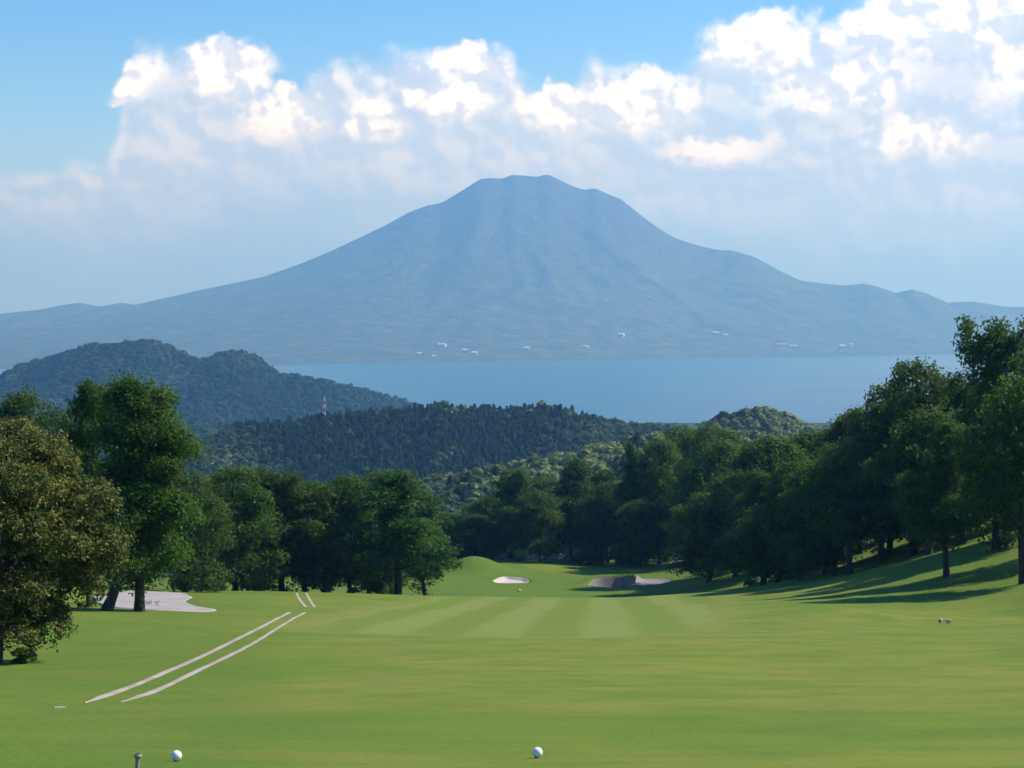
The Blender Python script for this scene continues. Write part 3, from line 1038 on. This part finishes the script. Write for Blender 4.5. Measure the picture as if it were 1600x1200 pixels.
G_ROW = 'trees along the left edge of the fairway'
G_GREEN = 'trees standing behind the green'
G_RIGHT = 'trees on the right hillside'
G_LEFT = 'trees around the left bunker'
TREES = [
    # left
    ('tall0', 'broad_tree', 'tall dark tree with one straight black trunk in front of the left bunker', 217, 106, 606, 225, G_LEFT),
    ('lean0', 'pine_tree', 'dark tree with a thick trunk leaning right beside the left bunker', 166, 104, 640, 180, G_LEFT),
    ('slope1', 'pine_tree', 'shaded tree half hidden between the flowering tree and the leaning trunk', 138, 110, 611, 135, G_LEFT),
    ('pine1', 'pine_tree', 'pointed tree at the left edge rising behind the flowering tree', 30, 170, 622, 175, G_LEFT),
    ('light0', 'broad_tree', 'olive green tree behind, left of the tall dark tree', 80, 200, 642, 165, G_LEFT),
    ('light0', 'broad_tree', 'round light green bushy tree right of the left bunker', 290, 168, 742, 150, G_LEFT),
    ('broad0', 'broad_tree', 'leafy tree closing the gap behind the left bunker', 215, 172, 715, 150, G_LEFT),
    ('broad2', 'broad_tree', 'low dark tree behind the trunks of the left bunker', 120, 165, 745, 150, G_LEFT),
    # row left of the fairway
    ('broad1', 'broad_tree', 'leftmost broad dark tree of the row beside the cart path', 368, 184, 732, 125, G_ROW),
    ('pine0', 'pine_tree', 'second dark tree of the row, behind the far end of the cart path', 440, 188, 742, 125, G_ROW),
    ('broad0', 'broad_tree', 'dark tree right of the far end of the cart path', 505, 190, 757, 115, G_ROW),
    ('broad2', 'broad_tree', 'round topped dark tree in the middle of the row', 548, 192, 744, 105, G_ROW),
    ('broad1', 'broad_tree', 'tree in the row rising just left of the lone bare trunk', 597, 196, 738, 105, G_ROW),
    ('slope1', 'pine_tree', 'rightmost tree of the row with a clear black trunk on the fairway edge', 622, 186, 745, 150, G_ROW),
    ('broad0', 'broad_tree', 'dark tree set back behind the left part of the row', 405, 212, 748, 130, G_ROW),
    ('pine2', 'pine_tree', 'tree set back behind the middle of the row', 478, 215, 750, 120, G_ROW),
    ('pine1', 'pine_tree', 'tree set back at the right end of the row, left of the mound', 665, 216, 792, 90, G_ROW),
    ('broad2', 'broad_tree', 'dark tree filling the foot of the row behind the bare trunk', 575, 214, 790, 120, G_ROW),
    ('light0', 'broad_tree', 'lighter tree behind the round light tree at the left', 330, 205, 752, 110, G_ROW),
    # behind the green
    ('broad0', 'broad_tree', 'low dark tree left of the grassy mound', 700, 305, 800, 80, G_GREEN),
    ('broad1', 'broad_tree', 'dark tree right behind the grassy mound', 745, 308, 806, 80, G_GREEN),
    ('pine0', 'pine_tree', 'pointed dark pine rising behind the pale bunker', 800, 306, 738, 80, G_GREEN),
    ('broad2', 'broad_tree', 'round tree behind the green with yellowish top', 845, 300, 768, 80, G_GREEN),
    ('pine2', 'pine_tree', 'tallest pine straight behind the green', 895, 310, 720, 90, G_GREEN),
    ('light0', 'broad_tree', 'lower leafy tree at the back edge of the green', 920, 300, 778, 70, G_GREEN),
    ('broad0', 'broad_tree', 'dark tree between the tallest pine and the black cedar', 950, 308, 752, 75, G_GREEN),
    ('cedar0', 'cedar_tree', 'narrow black pointed cedar behind the right of the green', 985, 300, 686, 62, G_GREEN),
    ('broad1', 'broad_tree', 'large dark tree right beside the black cedar', 1030, 302, 688, 100, G_GREEN),
    ('broad2', 'broad_tree', 'lower leafy tree in front of the black cedar', 1000, 292, 782, 70, G_GREEN),
    ('slope0', 'broad_tree', 'tree with a short sunlit trunk over the bare earth patch', 1076, 296, 760, 100, G_GREEN),
    ('broad0', 'broad_tree', 'tall tree behind the bare earth patch', 1075, 318, 668, 110, G_GREEN),
    # right hillside
    ('broad1', 'broad_tree', 'dark tree at the far foot of the right hillside', 1125, 255, 690, 120, G_RIGHT),
    ('broad0', 'broad_tree', 'broad tree overhanging the right bunker', 1150, 232, 740, 120, G_RIGHT),
    ('broad2', 'broad_tree', 'round lit tree below the pale green hilltop', 1205, 225, 684, 140, G_RIGHT),
    ('pine1', 'pine_tree', 'black shaded tree at the foot of the right hillside', 1192, 196, 742, 130, G_RIGHT),
    ('broad1', 'broad_tree', 'leafy tree with drooping sprays at the foot of the hillside', 1250, 186, 722, 130, G_RIGHT),
    ('broad0', 'broad_tree', 'tree behind on the hillside under the sea', 1282, 230, 672, 130, G_RIGHT),
    ('slope0', 'broad_tree', 'lowest of the hillside trees with a bare trunk in the shadow stripes', 1328, 168, 690, 130, G_RIGHT),
    ('broad2', 'broad_tree', 'hillside tree whose top meets the water left of the tall trees', 1345, 196, 640, 120, G_RIGHT),
    ('slope1', 'pine_tree', 'hillside tree with its trunk left of the pair of trunks', 1378, 172, 640, 130, G_RIGHT),
    ('broad1', 'broad_tree', 'rounded hillside tree standing clear against the water', 1428, 168, 568, 140, G_RIGHT),
    ('slope0', 'broad_tree', 'upper hillside tree with thick trunk, middle of the slope', 1452, 156, 640, 140, G_RIGHT),
    ('slope1', 'pine_tree', 'lone slim trunk tree standing forward on the striped slope', 1480, 130, 668, 120, G_RIGHT),
    ('pine2', 'pine_tree', 'hillside tree left of the tallest one at the right edge', 1505, 160, 592, 130, G_RIGHT),
    ('pine0', 'pine_tree', 'tallest pine with spiky top near the right edge', 1556, 142, 512, 150, G_RIGHT),
    ('slope0', 'broad_tree', 'tree at the right edge with a thick dark trunk', 1600, 122, 590, 150, G_RIGHT),
    ('pine1', 'pine_tree', 'spiky tree cut by the right edge of the picture', 1625, 150, 535, 160, G_RIGHT),
    ('broad0', 'broad_tree', 'shaded tree filling the upper right slope', 1530, 182, 640, 140, G_RIGHT),
    ('broad2', 'broad_tree', 'shaded tree behind the pair of hillside trunks', 1400, 205, 640, 140, G_RIGHT),
    ('broad1', 'broad_tree', 'dark tree behind the lowest hillside trunk', 1310, 208, 690, 130, G_RIGHT),
    ('broad2', 'broad_tree', 'dark filler tree between the leafy foot tree and the lowest hillside trunk', 1290, 178, 720, 130, G_RIGHT),
    ('broad1', 'broad_tree', 'dark low crowned tree above the right bunker bank', 1108, 238, 770, 110, G_RIGHT),
    ('broad0', 'broad_tree', 'tall dark tree at the back between bare earth patch and hillside', 1120, 290, 668, 120, G_RIGHT),
    ('broad2', 'broad_tree', 'back tree below the right shoulder of the pale hilltop', 1245, 250, 684, 130, G_RIGHT),
    ('broad1', 'broad_tree', 'back tree rising behind the rounded hillside tree', 1390, 185, 602, 130, G_RIGHT),
    ('pine1', 'pine_tree', 'back tree between the rounded tree and the tallest pine', 1478, 172, 598, 140, G_RIGHT),
    ('broad0', 'broad_tree', 'leafy tree below the tallest pine', 1580, 168, 640, 140, G_RIGHT),
    ('broad2', 'broad_tree', 'dark tree low on the slope behind the lone slim trunk', 1440, 180, 690, 150, G_RIGHT),
    ('broad1', 'broad_tree', 'dark bushy tree by the foot of the hillside shrubs', 1215, 190, 790, 110, G_RIGHT),
    ('broad2', 'broad_tree', 'back tree left of the pointed pine behind the mound', 770, 318, 776, 90, G_GREEN),
    ('broad1', 'broad_tree', 'back tree filling between pointed pine and tallest pine', 850, 322, 748, 100, G_GREEN),
    ('pine1', 'pine_tree', 'back pine between the tallest pine and the cedar', 940, 324, 738, 90, G_GREEN),
    ('broad0', 'broad_tree', 'tree just beyond the right edge shading the slope', 1672, 131, 610, 120, G_RIGHT),
    ('slope1', 'pine_tree', 'tree outside the right edge whose shadow tip reaches the fairway', 2040, 50, 640, 240, G_RIGHT),
]
for t in TREES:
    arch, nm, lab, px, Y, top, w, grp = t
    k = 1.0 if grp == G_LEFT else 1.22
    place(arch, nm, lab, px, Y, top, w * k, grp, rz=0.0 if arch == 'lean0' else None)


# the flowering tree in the left foreground
def flowering_tree():
    r = np.random.default_rng(42)
    x, y = float(at(-14, 800, 62)[0]), 62.0
    z = gz1(x, y)
    zt = float(at(0, 664, 62)[2])
    H = zt - z
    lobes = []
    for i in range(58):
        d = unit(r, 1)[0]
        if d[2] < -0.62:
            d[2] *= -1
        s = r.uniform(0.65, 1.15)
        lobes.append((d[0] * 3.3, d[1] * 3.3, H * 0.51 + d[2] * (H * 0.47 - 0.6), s, s * 0.85))
    for i in range(16):             # low skirt
        a = r.uniform(0, 2 * math.pi)
        lobes.append((1.6 * math.cos(a), 1.6 * math.sin(a), r.uniform(1.0, 2.3), r.uniform(0.6, 0.9), r.uniform(0.5, 0.7)))
    lobes.append((0, 0, H * 0.55, 3.0, 2.6))
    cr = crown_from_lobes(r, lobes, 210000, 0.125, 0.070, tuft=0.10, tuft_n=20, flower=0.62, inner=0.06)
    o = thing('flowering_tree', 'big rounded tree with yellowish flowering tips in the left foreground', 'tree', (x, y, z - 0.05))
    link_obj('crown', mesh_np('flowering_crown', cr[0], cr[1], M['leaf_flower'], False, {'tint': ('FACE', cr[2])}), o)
    path = [np.array([0.15 * math.sin(t * 3), 0, H * t]) for t in np.linspace(-0.03, 0.7, 10)]
    parts = [tube(path, list(np.linspace(0.36, 0.12, 10)), 10)]
    parts += limbs_to(r, lambda t: np.array([0, 0, H * t]), H, lobes, 16, 0.3)
    tv, tf = join_parts(parts)
    link_obj('trunk', mesh_np('flowering_trunk', tv, tf, M['bark'], True), o)


flowering_tree()


# shrubs
def shrub_mesh(seed, n_leaf, length, width, tall=1.0):
    r = np.random.default_rng(seed)
    lobes = []
    for i in range(12):
        a = r.uniform(0, 2 * math.pi); rad = r.uniform(0, 0.6)
        s = r.uniform(0.26, 0.42)
        lobes.append((rad * math.cos(a), rad * math.sin(a), (0.3 + 0.55 * r.random() * (1 - rad * 0.6)) * tall, s, s * 0.85 * tall))
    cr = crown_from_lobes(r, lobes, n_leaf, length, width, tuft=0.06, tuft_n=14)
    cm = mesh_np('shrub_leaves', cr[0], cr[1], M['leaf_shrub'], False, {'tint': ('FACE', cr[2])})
    parts = [tube([(0, 0, -0.1), (0.1 * math.cos(a), 0.1 * math.sin(a), 0.25), (0.45 * math.cos(a), 0.45 * math.sin(a), 0.7 * tall)], [0.02, 0.014, 0.006], 5) for a in np.arange(5) * 1.256]
    tv, tf = join_parts(parts)
    return mesh_np('shrub_stems', tv, tf, M['bark'], True), cm


SH = [shrub_mesh(900 + i, 9000, 0.11, 0.06, 1.0 + 0.25 * i) for i in range(3)]
SHRUBS = [  # px, metres ahead, radius m, height factor, mesh, label
    (40, 63.4, 0.52, 0.85, 0, 'bright green weedy bush under the flowering tree'),
    (30, 61.2, 0.36, 0.55, 1, 'small tuft of weeds in the shade at the foot of the flowering tree'),
    (345, 178, 0.7, 1.3, 2, 'small yellow green shrub at the left foot of the row of trees'),
    (398, 183, 1.6, 0.9, 0, 'low shrub below the leftmost tree of the row'),
    (512, 187, 0.7, 0.9, 1, 'small sunlit shrub right of the far end of the cart path'),
    (550, 190, 0.8, 0.7, 2, 'low sunlit shrub under the round topped tree of the row'),
    (590, 190, 1.4, 1.2, 0, 'leafy shrub just left of the bare trunk'),
    (612, 205, 1.6, 1.2, 1, 'pale green shrub seen behind the bare trunk'),
    (973, 298, 1.3, 0.8, 0, 'low round light green shrub at the back of the green'),
    (1010, 297, 1.4, 2.0, 2, 'upright clipped yellow green shrub beyond the green'),
    (812, 296, 1.6, 1.0, 1, 'dark shrub at the right foot of the grassy mound'),
    (1040, 305, 1.5, 0.8, 0, 'shrub left of the bare earth patch'),
    (1120, 262, 2.2, 0.9, 1, 'shrub on the bank right of the bunkers'),
    (1172, 186, 0.9, 0.6, 2, 'low sunlit weed clump on the crest left of the hillside'),
    (1232, 183, 0.8, 0.9, 0, 'sunlit shrub at the foot of the hillside trees'),
    (1250, 176, 1.8, 1.2, 1, 'pale stemmed shrub at the lower end of the hillside'),
    (1302, 172, 0.8, 0.8, 2, 'little dark shrub beside the lowest hillside trunk'),
    (1385, 176, 1.3, 0.8, 0, 'shrub between trunks on the mid hillside'),
    (1502, 172, 1.3, 1.2, 1, 'sunlit shrub seen between trunks on the upper slope'),
    (1575, 150, 1.5, 0.9, 2, 'shrub by the upper right slope near the edge'),
]
for px, Y, rad, hf, k, lab in SHRUBS:
    x = float(at(px, 800, Y)[0])
    o = thing('shrub', lab, 'shrub', (x, Y, gz1(x, Y) - 0.06), 'shrubs along the fairway', rng.uniform(0, 6), (rad, rad, rad * hf))
    link_obj('stems', SH[k][0], o); link_obj('leaves', SH[k][1], o)


# ------------------------------------------------------------------ woods on the hills (uncountable masses)
def hill_wood(name, label, hill, spacing, rmin, rmax, n_card, hfac, seed, pxr, pyr, Yspan, cedar=0.0, light_fn=None, card=0.42):
    r = np.random.default_rng(seed)
    (rx, rz, Yr), sf, sb, th = HR[hill]
    y0, y1 = Yr - Yspan, Yr + spacing * 2
    x0 = (pxr[0] - 800) / F * y1; x1 = (pxr[1] - 800) / F * y1
    gx = np.arange(min(x0, x0 * y0 / y1), max(x1, x1 * y0 / y1), spacing); gy = np.arange(y0, y1, spacing)
    X, Y = np.meshgrid(gx, gy)
    X = (X + r.uniform(-.5, .5, X.shape) * spacing).ravel(); Y = (Y + r.uniform(-.5, .5, Y.shape) * spacing).ravel()
    Z = land_z(X, Y)
    own = hill_z(hill, X, Y) > Z - 3.0
    R = r.uniform(rmin, rmax, len(X)); H = R * hfac * r.uniform(0.85, 1.3, len(X))
    u, v = proj(X, Y, Z + H)
    keep = own & (u > pxr[0]) & (u < pxr[1]) & (v > pyr[0]) & (v < pyr[1]) & (Z > 1)
    X, Y, Z, R, H, u, v = [q[keep] for q in (X, Y, Z, R, H, u, v)]
    # drop trees hidden behind nearer trees of the same wood
    order = np.argsort(Y); col = (u / 5).astype(int); best = {}; vis = np.zeros(len(X), bool)
    for i in order:
        b = min(best.get(col[i] + k, 1e9) for k in (-1, 0, 1))
        if v[i] < b + 10:
            vis[i] = True
        for k in (0,):
            best[col[i]] = min(best.get(col[i], 1e9), v[i])
    X, Y, Z, R, H, u, v = [q[vis] for q in (X, Y, Z, R, H, u, v)]
    n = len(X)
    isc = r.random(n) < (cedar if not callable(cedar) else cedar(u, v))
    d = unit(r, n * n_card)
    d[:, 2] = np.abs(d[:, 2]) ** 0.8 * np.where(r.random(n * n_card) < 0.2, -0.4, 1)
    cone = np.repeat(isc, n_card)
    Rr = np.repeat(R, n_card); Hh = np.repeat(H, n_card)
    hz = r.random(n * n_card)
    cen = np.empty((n * n_card, 3))
    k = r.normal(0.92, 0.14, n * n_card)
    ang = np.arctan2(d[:, 1], d[:, 0])
    crad = Rr * 0.75 * (1 - hz) ** 0.8 + 0.12
    cen[:, 0] = np.where(cone, np.cos(ang) * crad, d[:, 0] * Rr * k)
    cen[:, 1] = np.where(cone, np.sin(ang) * crad, d[:, 1] * Rr * k)
    cen[:, 2] = np.where(cone, Hh * (0.1 + 1.05 * hz), Hh * 0.5 + d[:, 2] * Hh * 0.5 * k)
    cen += np.repeat(np.stack([X, Y, Z], 1), n_card, 0)
    nor = np.stack([np.where(cone, np.cos(ang), d[:, 0]), np.where(cone, np.sin(ang), d[:, 1]), np.where(cone, 0.45, d[:, 2] + 0.3)], 1) + unit(r, n * n_card) * 0.55
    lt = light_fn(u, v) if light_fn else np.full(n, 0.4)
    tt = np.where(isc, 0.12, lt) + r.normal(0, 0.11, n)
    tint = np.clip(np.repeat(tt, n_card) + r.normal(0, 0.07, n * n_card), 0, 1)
    L = leaves(r, cen, nor, 1.0, 1.0, tint)
    # scale the cards to each crown
    Vv = L[0].reshape(-1, 4, 3); Vv = cen[:, None] + (Vv - cen[:, None]) * (Rr * card * 2)[:, None, None]
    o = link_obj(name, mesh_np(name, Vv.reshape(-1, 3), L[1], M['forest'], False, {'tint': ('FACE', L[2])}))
    o['kind'] = 'stuff'; o['label'] = label; o['category'] = 'wood'
    print('WOOD', name, n, 'trees', n * n_card, 'cards')


def patch(u, v, s, seed):
    return fbm(u / s, v / (s * 0.45), seed, 3)


hill_wood('hillside_wood', 'light green wood on the nearest slope beyond the course', 'near', 3.4, 1.7, 2.9, 170, 1.7, 1, (560, 1330), (660, 860), 330,
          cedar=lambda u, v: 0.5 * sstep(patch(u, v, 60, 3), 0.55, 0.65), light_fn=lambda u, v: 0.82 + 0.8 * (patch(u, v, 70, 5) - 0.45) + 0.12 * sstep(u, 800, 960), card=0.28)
hill_wood('cedar_wood', 'dark cedar wood covering the long hill below the bay', 'dark', 3.9, 1.7, 2.8, 46, 2.0, 2, (180, 1200), (600, 800), 520,
          cedar=lambda u, v: np.clip(sstep(u + 1.1 * (740 - v), 410, 500) * (1 - sstep(u + 0.9 * (v - 640), 860, 960)), 0, 1) * 0.92,
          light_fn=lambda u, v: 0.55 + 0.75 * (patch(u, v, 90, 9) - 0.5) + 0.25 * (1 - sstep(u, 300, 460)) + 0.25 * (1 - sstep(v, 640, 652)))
hill_wood('hilltop_wood', 'pale green wood on the small rounded hilltop at right', 'bump', 3.4, 1.6, 2.8, 150, 1.8, 3, (960, 1420), (600, 760), 200,
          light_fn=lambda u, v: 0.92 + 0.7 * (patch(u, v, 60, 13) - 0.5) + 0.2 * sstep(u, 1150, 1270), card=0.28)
hill_wood('valley_wood', 'blue green wood in the valley below the headland', 'low', 7.0, 3.5, 5.5, 40, 1.5, 4, (-120, 560), (640, 760), 420,
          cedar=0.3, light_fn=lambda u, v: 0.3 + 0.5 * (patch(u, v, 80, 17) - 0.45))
hill_wood('headland_wood', 'hazy blue wood covering the rocky headland at left', 'headland', 9.0, 5.0, 8.0, 26, 1.1, 5, (-140, 720), (500, 700), 620,
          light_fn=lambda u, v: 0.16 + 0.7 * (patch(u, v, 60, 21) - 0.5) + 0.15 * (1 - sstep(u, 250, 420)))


# ------------------------------------------------------------------ small built things
import bmesh


def bm_obj(name, bm, mat, parent=None, smooth=False):
    me = bpy.data.meshes.new(name)
    bm.normal_update(); bm.to_mesh(me); bm.free()
    if smooth:
        me.polygons.foreach_set('use_smooth', np.ones(len(me.polygons), bool))
    me.materials.append(mat)
    return link_obj(name, me, parent)


def lathe(profile, seg=24, axis_tilt=None):
    bm = bmesh.new()
    rings = []
    for rr, z in profile:
        rings.append([bm.verts.new((rr * math.cos(2 * math.pi * i / seg), rr * math.sin(2 * math.pi * i / seg), z)) for i in range(seg)])
    for a, b in zip(rings[:-1], rings[1:]):
        for i in range(seg):
            bm.faces.new((a[i], a[(i + 1) % seg], b[(i + 1) % seg], b[i]))
    bm.faces.new(list(reversed(rings[0]))); bm.faces.new(rings[-1])
    return bm


def box(cx_, cy_, cz_, sx, sy, sz, bevel=0.0):
    bm = bmesh.new()
    bmesh.ops.create_cube(bm, size=1.0)
    bmesh.ops.scale(bm, vec=(sx, sy, sz), verts=bm.verts)
    bmesh.ops.translate(bm, vec=(cx_, cy_, cz_), verts=bm.verts)
    if bevel:
        bmesh.ops.bevel(bm, geom=list(bm.edges), offset=bevel, segments=2, affect='EDGES')
    return bm


# tee markers: white round caps on a short dark foot
def tee_marker(px, py, label, tilt):
    x, y = ray_ground(px, py, fn=gz)
    o = thing('tee_marker', label, 'tee marker', (x, y, gz1(x, y)), 'white tee markers on the grass')
    o.rotation_euler = tilt
    R = 0.058
    prof = [(0.012, 0.018)] + [(R * math.sin(a), 0.066 - R * math.cos(a)) for a in np.linspace(0.45, math.pi - 0.02, 16)]
    bm_obj('cap', lathe(prof, 28), M['white_paint'], o, True)
    bm_obj('foot', lathe([(0.010, -0.06), (0.016, 0.0), (0.030, 0.012), (0.020, 0.0215)], 16), M['blue_paint'], o, True)


tee_marker(275, 1191, 'white round tee marker on the grass at bottom left', (0.1, 0.1, 0))
tee_marker(838, 1185, 'white round tee marker on the grass at bottom centre', (0.0, 0.2, 0.3))

x, y = ray_ground(214, 1205, fn=gz)
o = thing('short_post', 'thin metal post with dark cup top at the bottom left edge', 'post', (x, y, gz1(x, y)))
o.rotation_euler = (0, 0.06, 0)
bm_obj('shaft', lathe([(0.020, -0.08), (0.020, 0.115), (0.024, 0.12)], 14), M['steel'], o)
bm_obj('cup', lathe([(0.024, 0.121), (0.036, 0.135), (0.036, 0.160), (0.028, 0.160)], 18), M['steel'], o, True)
bm_obj('hole_shade', lathe([(0.026, 0.145), (0.026, 0.163)], 16), M['dark'], o)  # dark disc standing in for the shaded hole in the cup


# pair of wooden tee blocks at right
def tee_block(px, py, label, rz):
    x, y = ray_ground(px, py, fn=gz)
    o = thing('tee_block', label, 'tee marker', (x, y, gz1(x, y)), 'wooden tee blocks on the right slope', rz)
    bm_obj('log', box(0, 0, 0.10, 0.26, 0.16, 0.20, 0.03), M['tan_wood'], o)
    bm_obj('end_face', box(-0.133, 0, 0.10, 0.012, 0.12, 0.14, 0.004), M['brown_wood'], o)
    bm_obj('foot', box(0, 0, -0.02, 0.20, 0.12, 0.06, 0.01), M['brown_wood'], o)


tee_block(1471, 973, 'left brown ended wooden block of the pair on the right slope', 0.5)
tee_block(1482, 974, 'right pale wooden block of the pair on the right slope', -0.25)

# small pale distance marker beyond the crest
x, y = float(at(811, 800, 238)[0]), 238.0
o = thing('distance_marker', 'small pale round marker on the grass below the pale bunker', 'marker', (x, y, gz1(x, y)))
bm_obj('disc', lathe([(0.06, 0.0), (0.19, 0.04), (0.22, 0.12), (0.17, 0.22), (0.05, 0.26)], 20), M['tan_wood'], o, True)
bm_obj('stem', lathe([(0.05, -0.1), (0.05, 0.02)], 8), M['steel'], o)


# radio mast on the hill
def mast():
    Y = 1247.0
    x = float(at(507, 640, Y)[0])
    z = float(land_z(np.array([x]), np.array([Y]))[0])
    zt = float(at(507, 620, Y)[2])
    H = zt - z
    o = thing('radio_mast', 'thin red and white lattice mast on the wooded hill', 'mast', (x, Y, z - 0.2))
    w0, w1 = 0.75, 0.28
    nseg = 7
    for k in range(nseg):
        za, zb = H * k / nseg, H * (k + 1) / nseg
        wa, wb = w0 + (w1 - w0) * k / nseg, w0 + (w1 - w0) * (k + 1) / nseg
        parts = []
        ca = [(sx * wa, sy * wa, za) for sx, sy in ((-1, -1), (1, -1), (1, 1), (-1, 1))]
        cb = [(sx * wb, sy * wb, zb) for sx, sy in ((-1, -1), (1, -1), (1, 1), (-1, 1))]
        for i in range(4):
            j = (i + 1) % 4
            parts.append(tube([ca[i], cb[i]], [0.11, 0.11], 5))
            parts.append(tube([ca[i], cb[j]], [0.07, 0.07], 4))
            parts.append(tube([cb[i], cb[j]], [0.07, 0.07], 4))
        v, f = join_parts(parts)
        link_obj('lattice_section', mesh_np('lattice_section', v, f, M['white_paint'] if k % 2 == 0 else M['mast_red'], False), o)
    v, f = tube([(0, 0, H), (0, 0, H + 2.2)], [0.10, 0.05], 6)
    link_obj('aerial', mesh_np('aerial', v, f, M['steel']), o)
    for k, zf in enumerate((0.72, 0.86)):
        bm_obj('dish', lathe([(0.05, -0.15), (0.45, 0.0), (0.50, 0.12)], 14), M['white_paint'], o).location = (0.45, -0.35, H * zf)


mast()


# buildings on the far shore
def far_building(px, py, w_px, h_px, label, depth=30, roof='roof_pale', n_win=5):
    # find where this pixel meets the volcano's foot
    Ys = np.linspace(7200, 12000, 900)
    xx, yy, zz = at(np.full_like(Ys, px), np.full_like(Ys, py + h_px / 2), Ys)
    hit = np.nonzero(zz <= np.maximum(volcano_z(xx, yy), 0.5))[0]
    i = hit[0] if len(hit) else 0
    Y = float(Ys[i]); x = float(xx[i]); z = float(volcano_z(np.array([x]), np.array([Y]))[0])
    W = w_px / F * Y; H = h_px / F * Y
    o = thing('far_building', label, 'building', (x, Y, max(z, 1.0) - 1.5), 'pale buildings on the far shore', rng.uniform(-0.25, 0.25))
    bm_obj('wall', box(0, 0, H * 0.4, W, depth, H * 0.8 + 3), M['pale_wall'], o)
    bm = bmesh.new()
    a = [(-W / 2 - 1, -depth / 2 - 1, H * 0.8 + 1.6), (W / 2 + 1, -depth / 2 - 1, H * 0.8 + 1.6), (W / 2 + 1, depth / 2 + 1, H * 0.8 + 1.6), (-W / 2 - 1, depth / 2 + 1, H * 0.8 + 1.6)]
    rd = [(-W / 2 + depth * 0.15, 0, H + 3), (W / 2 - depth * 0.15, 0, H + 3)]
    vs = [bm.verts.new(q) for q in a + rd]
    for q in ((0, 1, 5, 4), (1, 2, 5), (2, 3, 4, 5), (3, 0, 4), (3, 2, 1, 0)):
        bm.faces.new([vs[i] for i in q])
    bm_obj('roof', bm, M[roof], o)
    for k in range(n_win):
        bm_obj('window', box(-W / 2 + W * (k + 0.5) / n_win, -depth / 2 - 0.1, H * 0.42, W / n_win * 0.45, 0.5, H * 0.25), M['window'], o)


FB = [
    (690, 539, 14, 4, 'wide pale building on the far shore, left of the peak', 'roof_pale'),
    (655, 553, 8, 4, 'small pale building at the left end of the far shore village', 'roof_pale'),
    (678, 557, 8, 3, 'low pale house at the waterline below the wide left building', 'roof_pale'),
    (726, 548, 9, 5, 'left one of two pale houses below the peak', 'roof_pale'),
    (741, 552, 9, 5, 'right one of two pale houses below the peak', 'roof_pale'),
    (823, 545, 9, 6, 'bright white building on the far shore under the summit', 'roof_pale'),
    (915, 542, 10, 3, 'faint pale building between the white one and the upper one', 'roof_pale'),
    (970, 523, 10, 4, 'lone white building higher on the slope right of the summit', 'roof_pale'),
    (1118, 521, 12, 5, 'upper pale building on the right flank', 'roof_pale'),
    (1134, 524, 8, 3, 'small pale building beside the upper right one', 'roof_pale'),
    (1221, 539, 16, 4, 'long white building with reddish roof on the right shore', 'roof_red'),
    (1240, 541, 12, 3, 'low white building next to the reddish roofed one', 'roof_pale'),
    (1315, 542, 10, 6, 'rightmost bright white building on the far shore', 'roof_pale'),
    (1329, 539, 6, 4, 'small pale house right next to the rightmost white building', 'roof_pale'),
]
for px, py, w, h, lab, rf in FB:
    far_building(px, py, w, h, lab, 34, rf)


# ------------------------------------------------------------------ the air
def haze():
    m, g = new_mat('haze_air')
    o = g.n('ShaderNodeOutputMaterial')
    v = g.n('ShaderNodeVolumePrincipled')
    v.inputs['Color'].default_value = (0.17, 0.465, 1.0, 1)
    v.inputs['Absorption Color'].default_value = (1, 1, 1, 1)     # clear air: it scatters, it does not soak up
    v.inputs['Density'].default_value = 1.22e-4
    v.inputs['Anisotropy'].default_value = 0.25
    g.link(v.outputs[0], o.inputs['Volume'])
    b = box(0, 6900, 632, 19000, 20800, 1310)
    ob = bm_obj('haze', b, m)
    ob['kind'] = 'stuff'; ob['label'] = 'pale blue summer haze over the bay'; ob['category'] = 'haze'


haze()
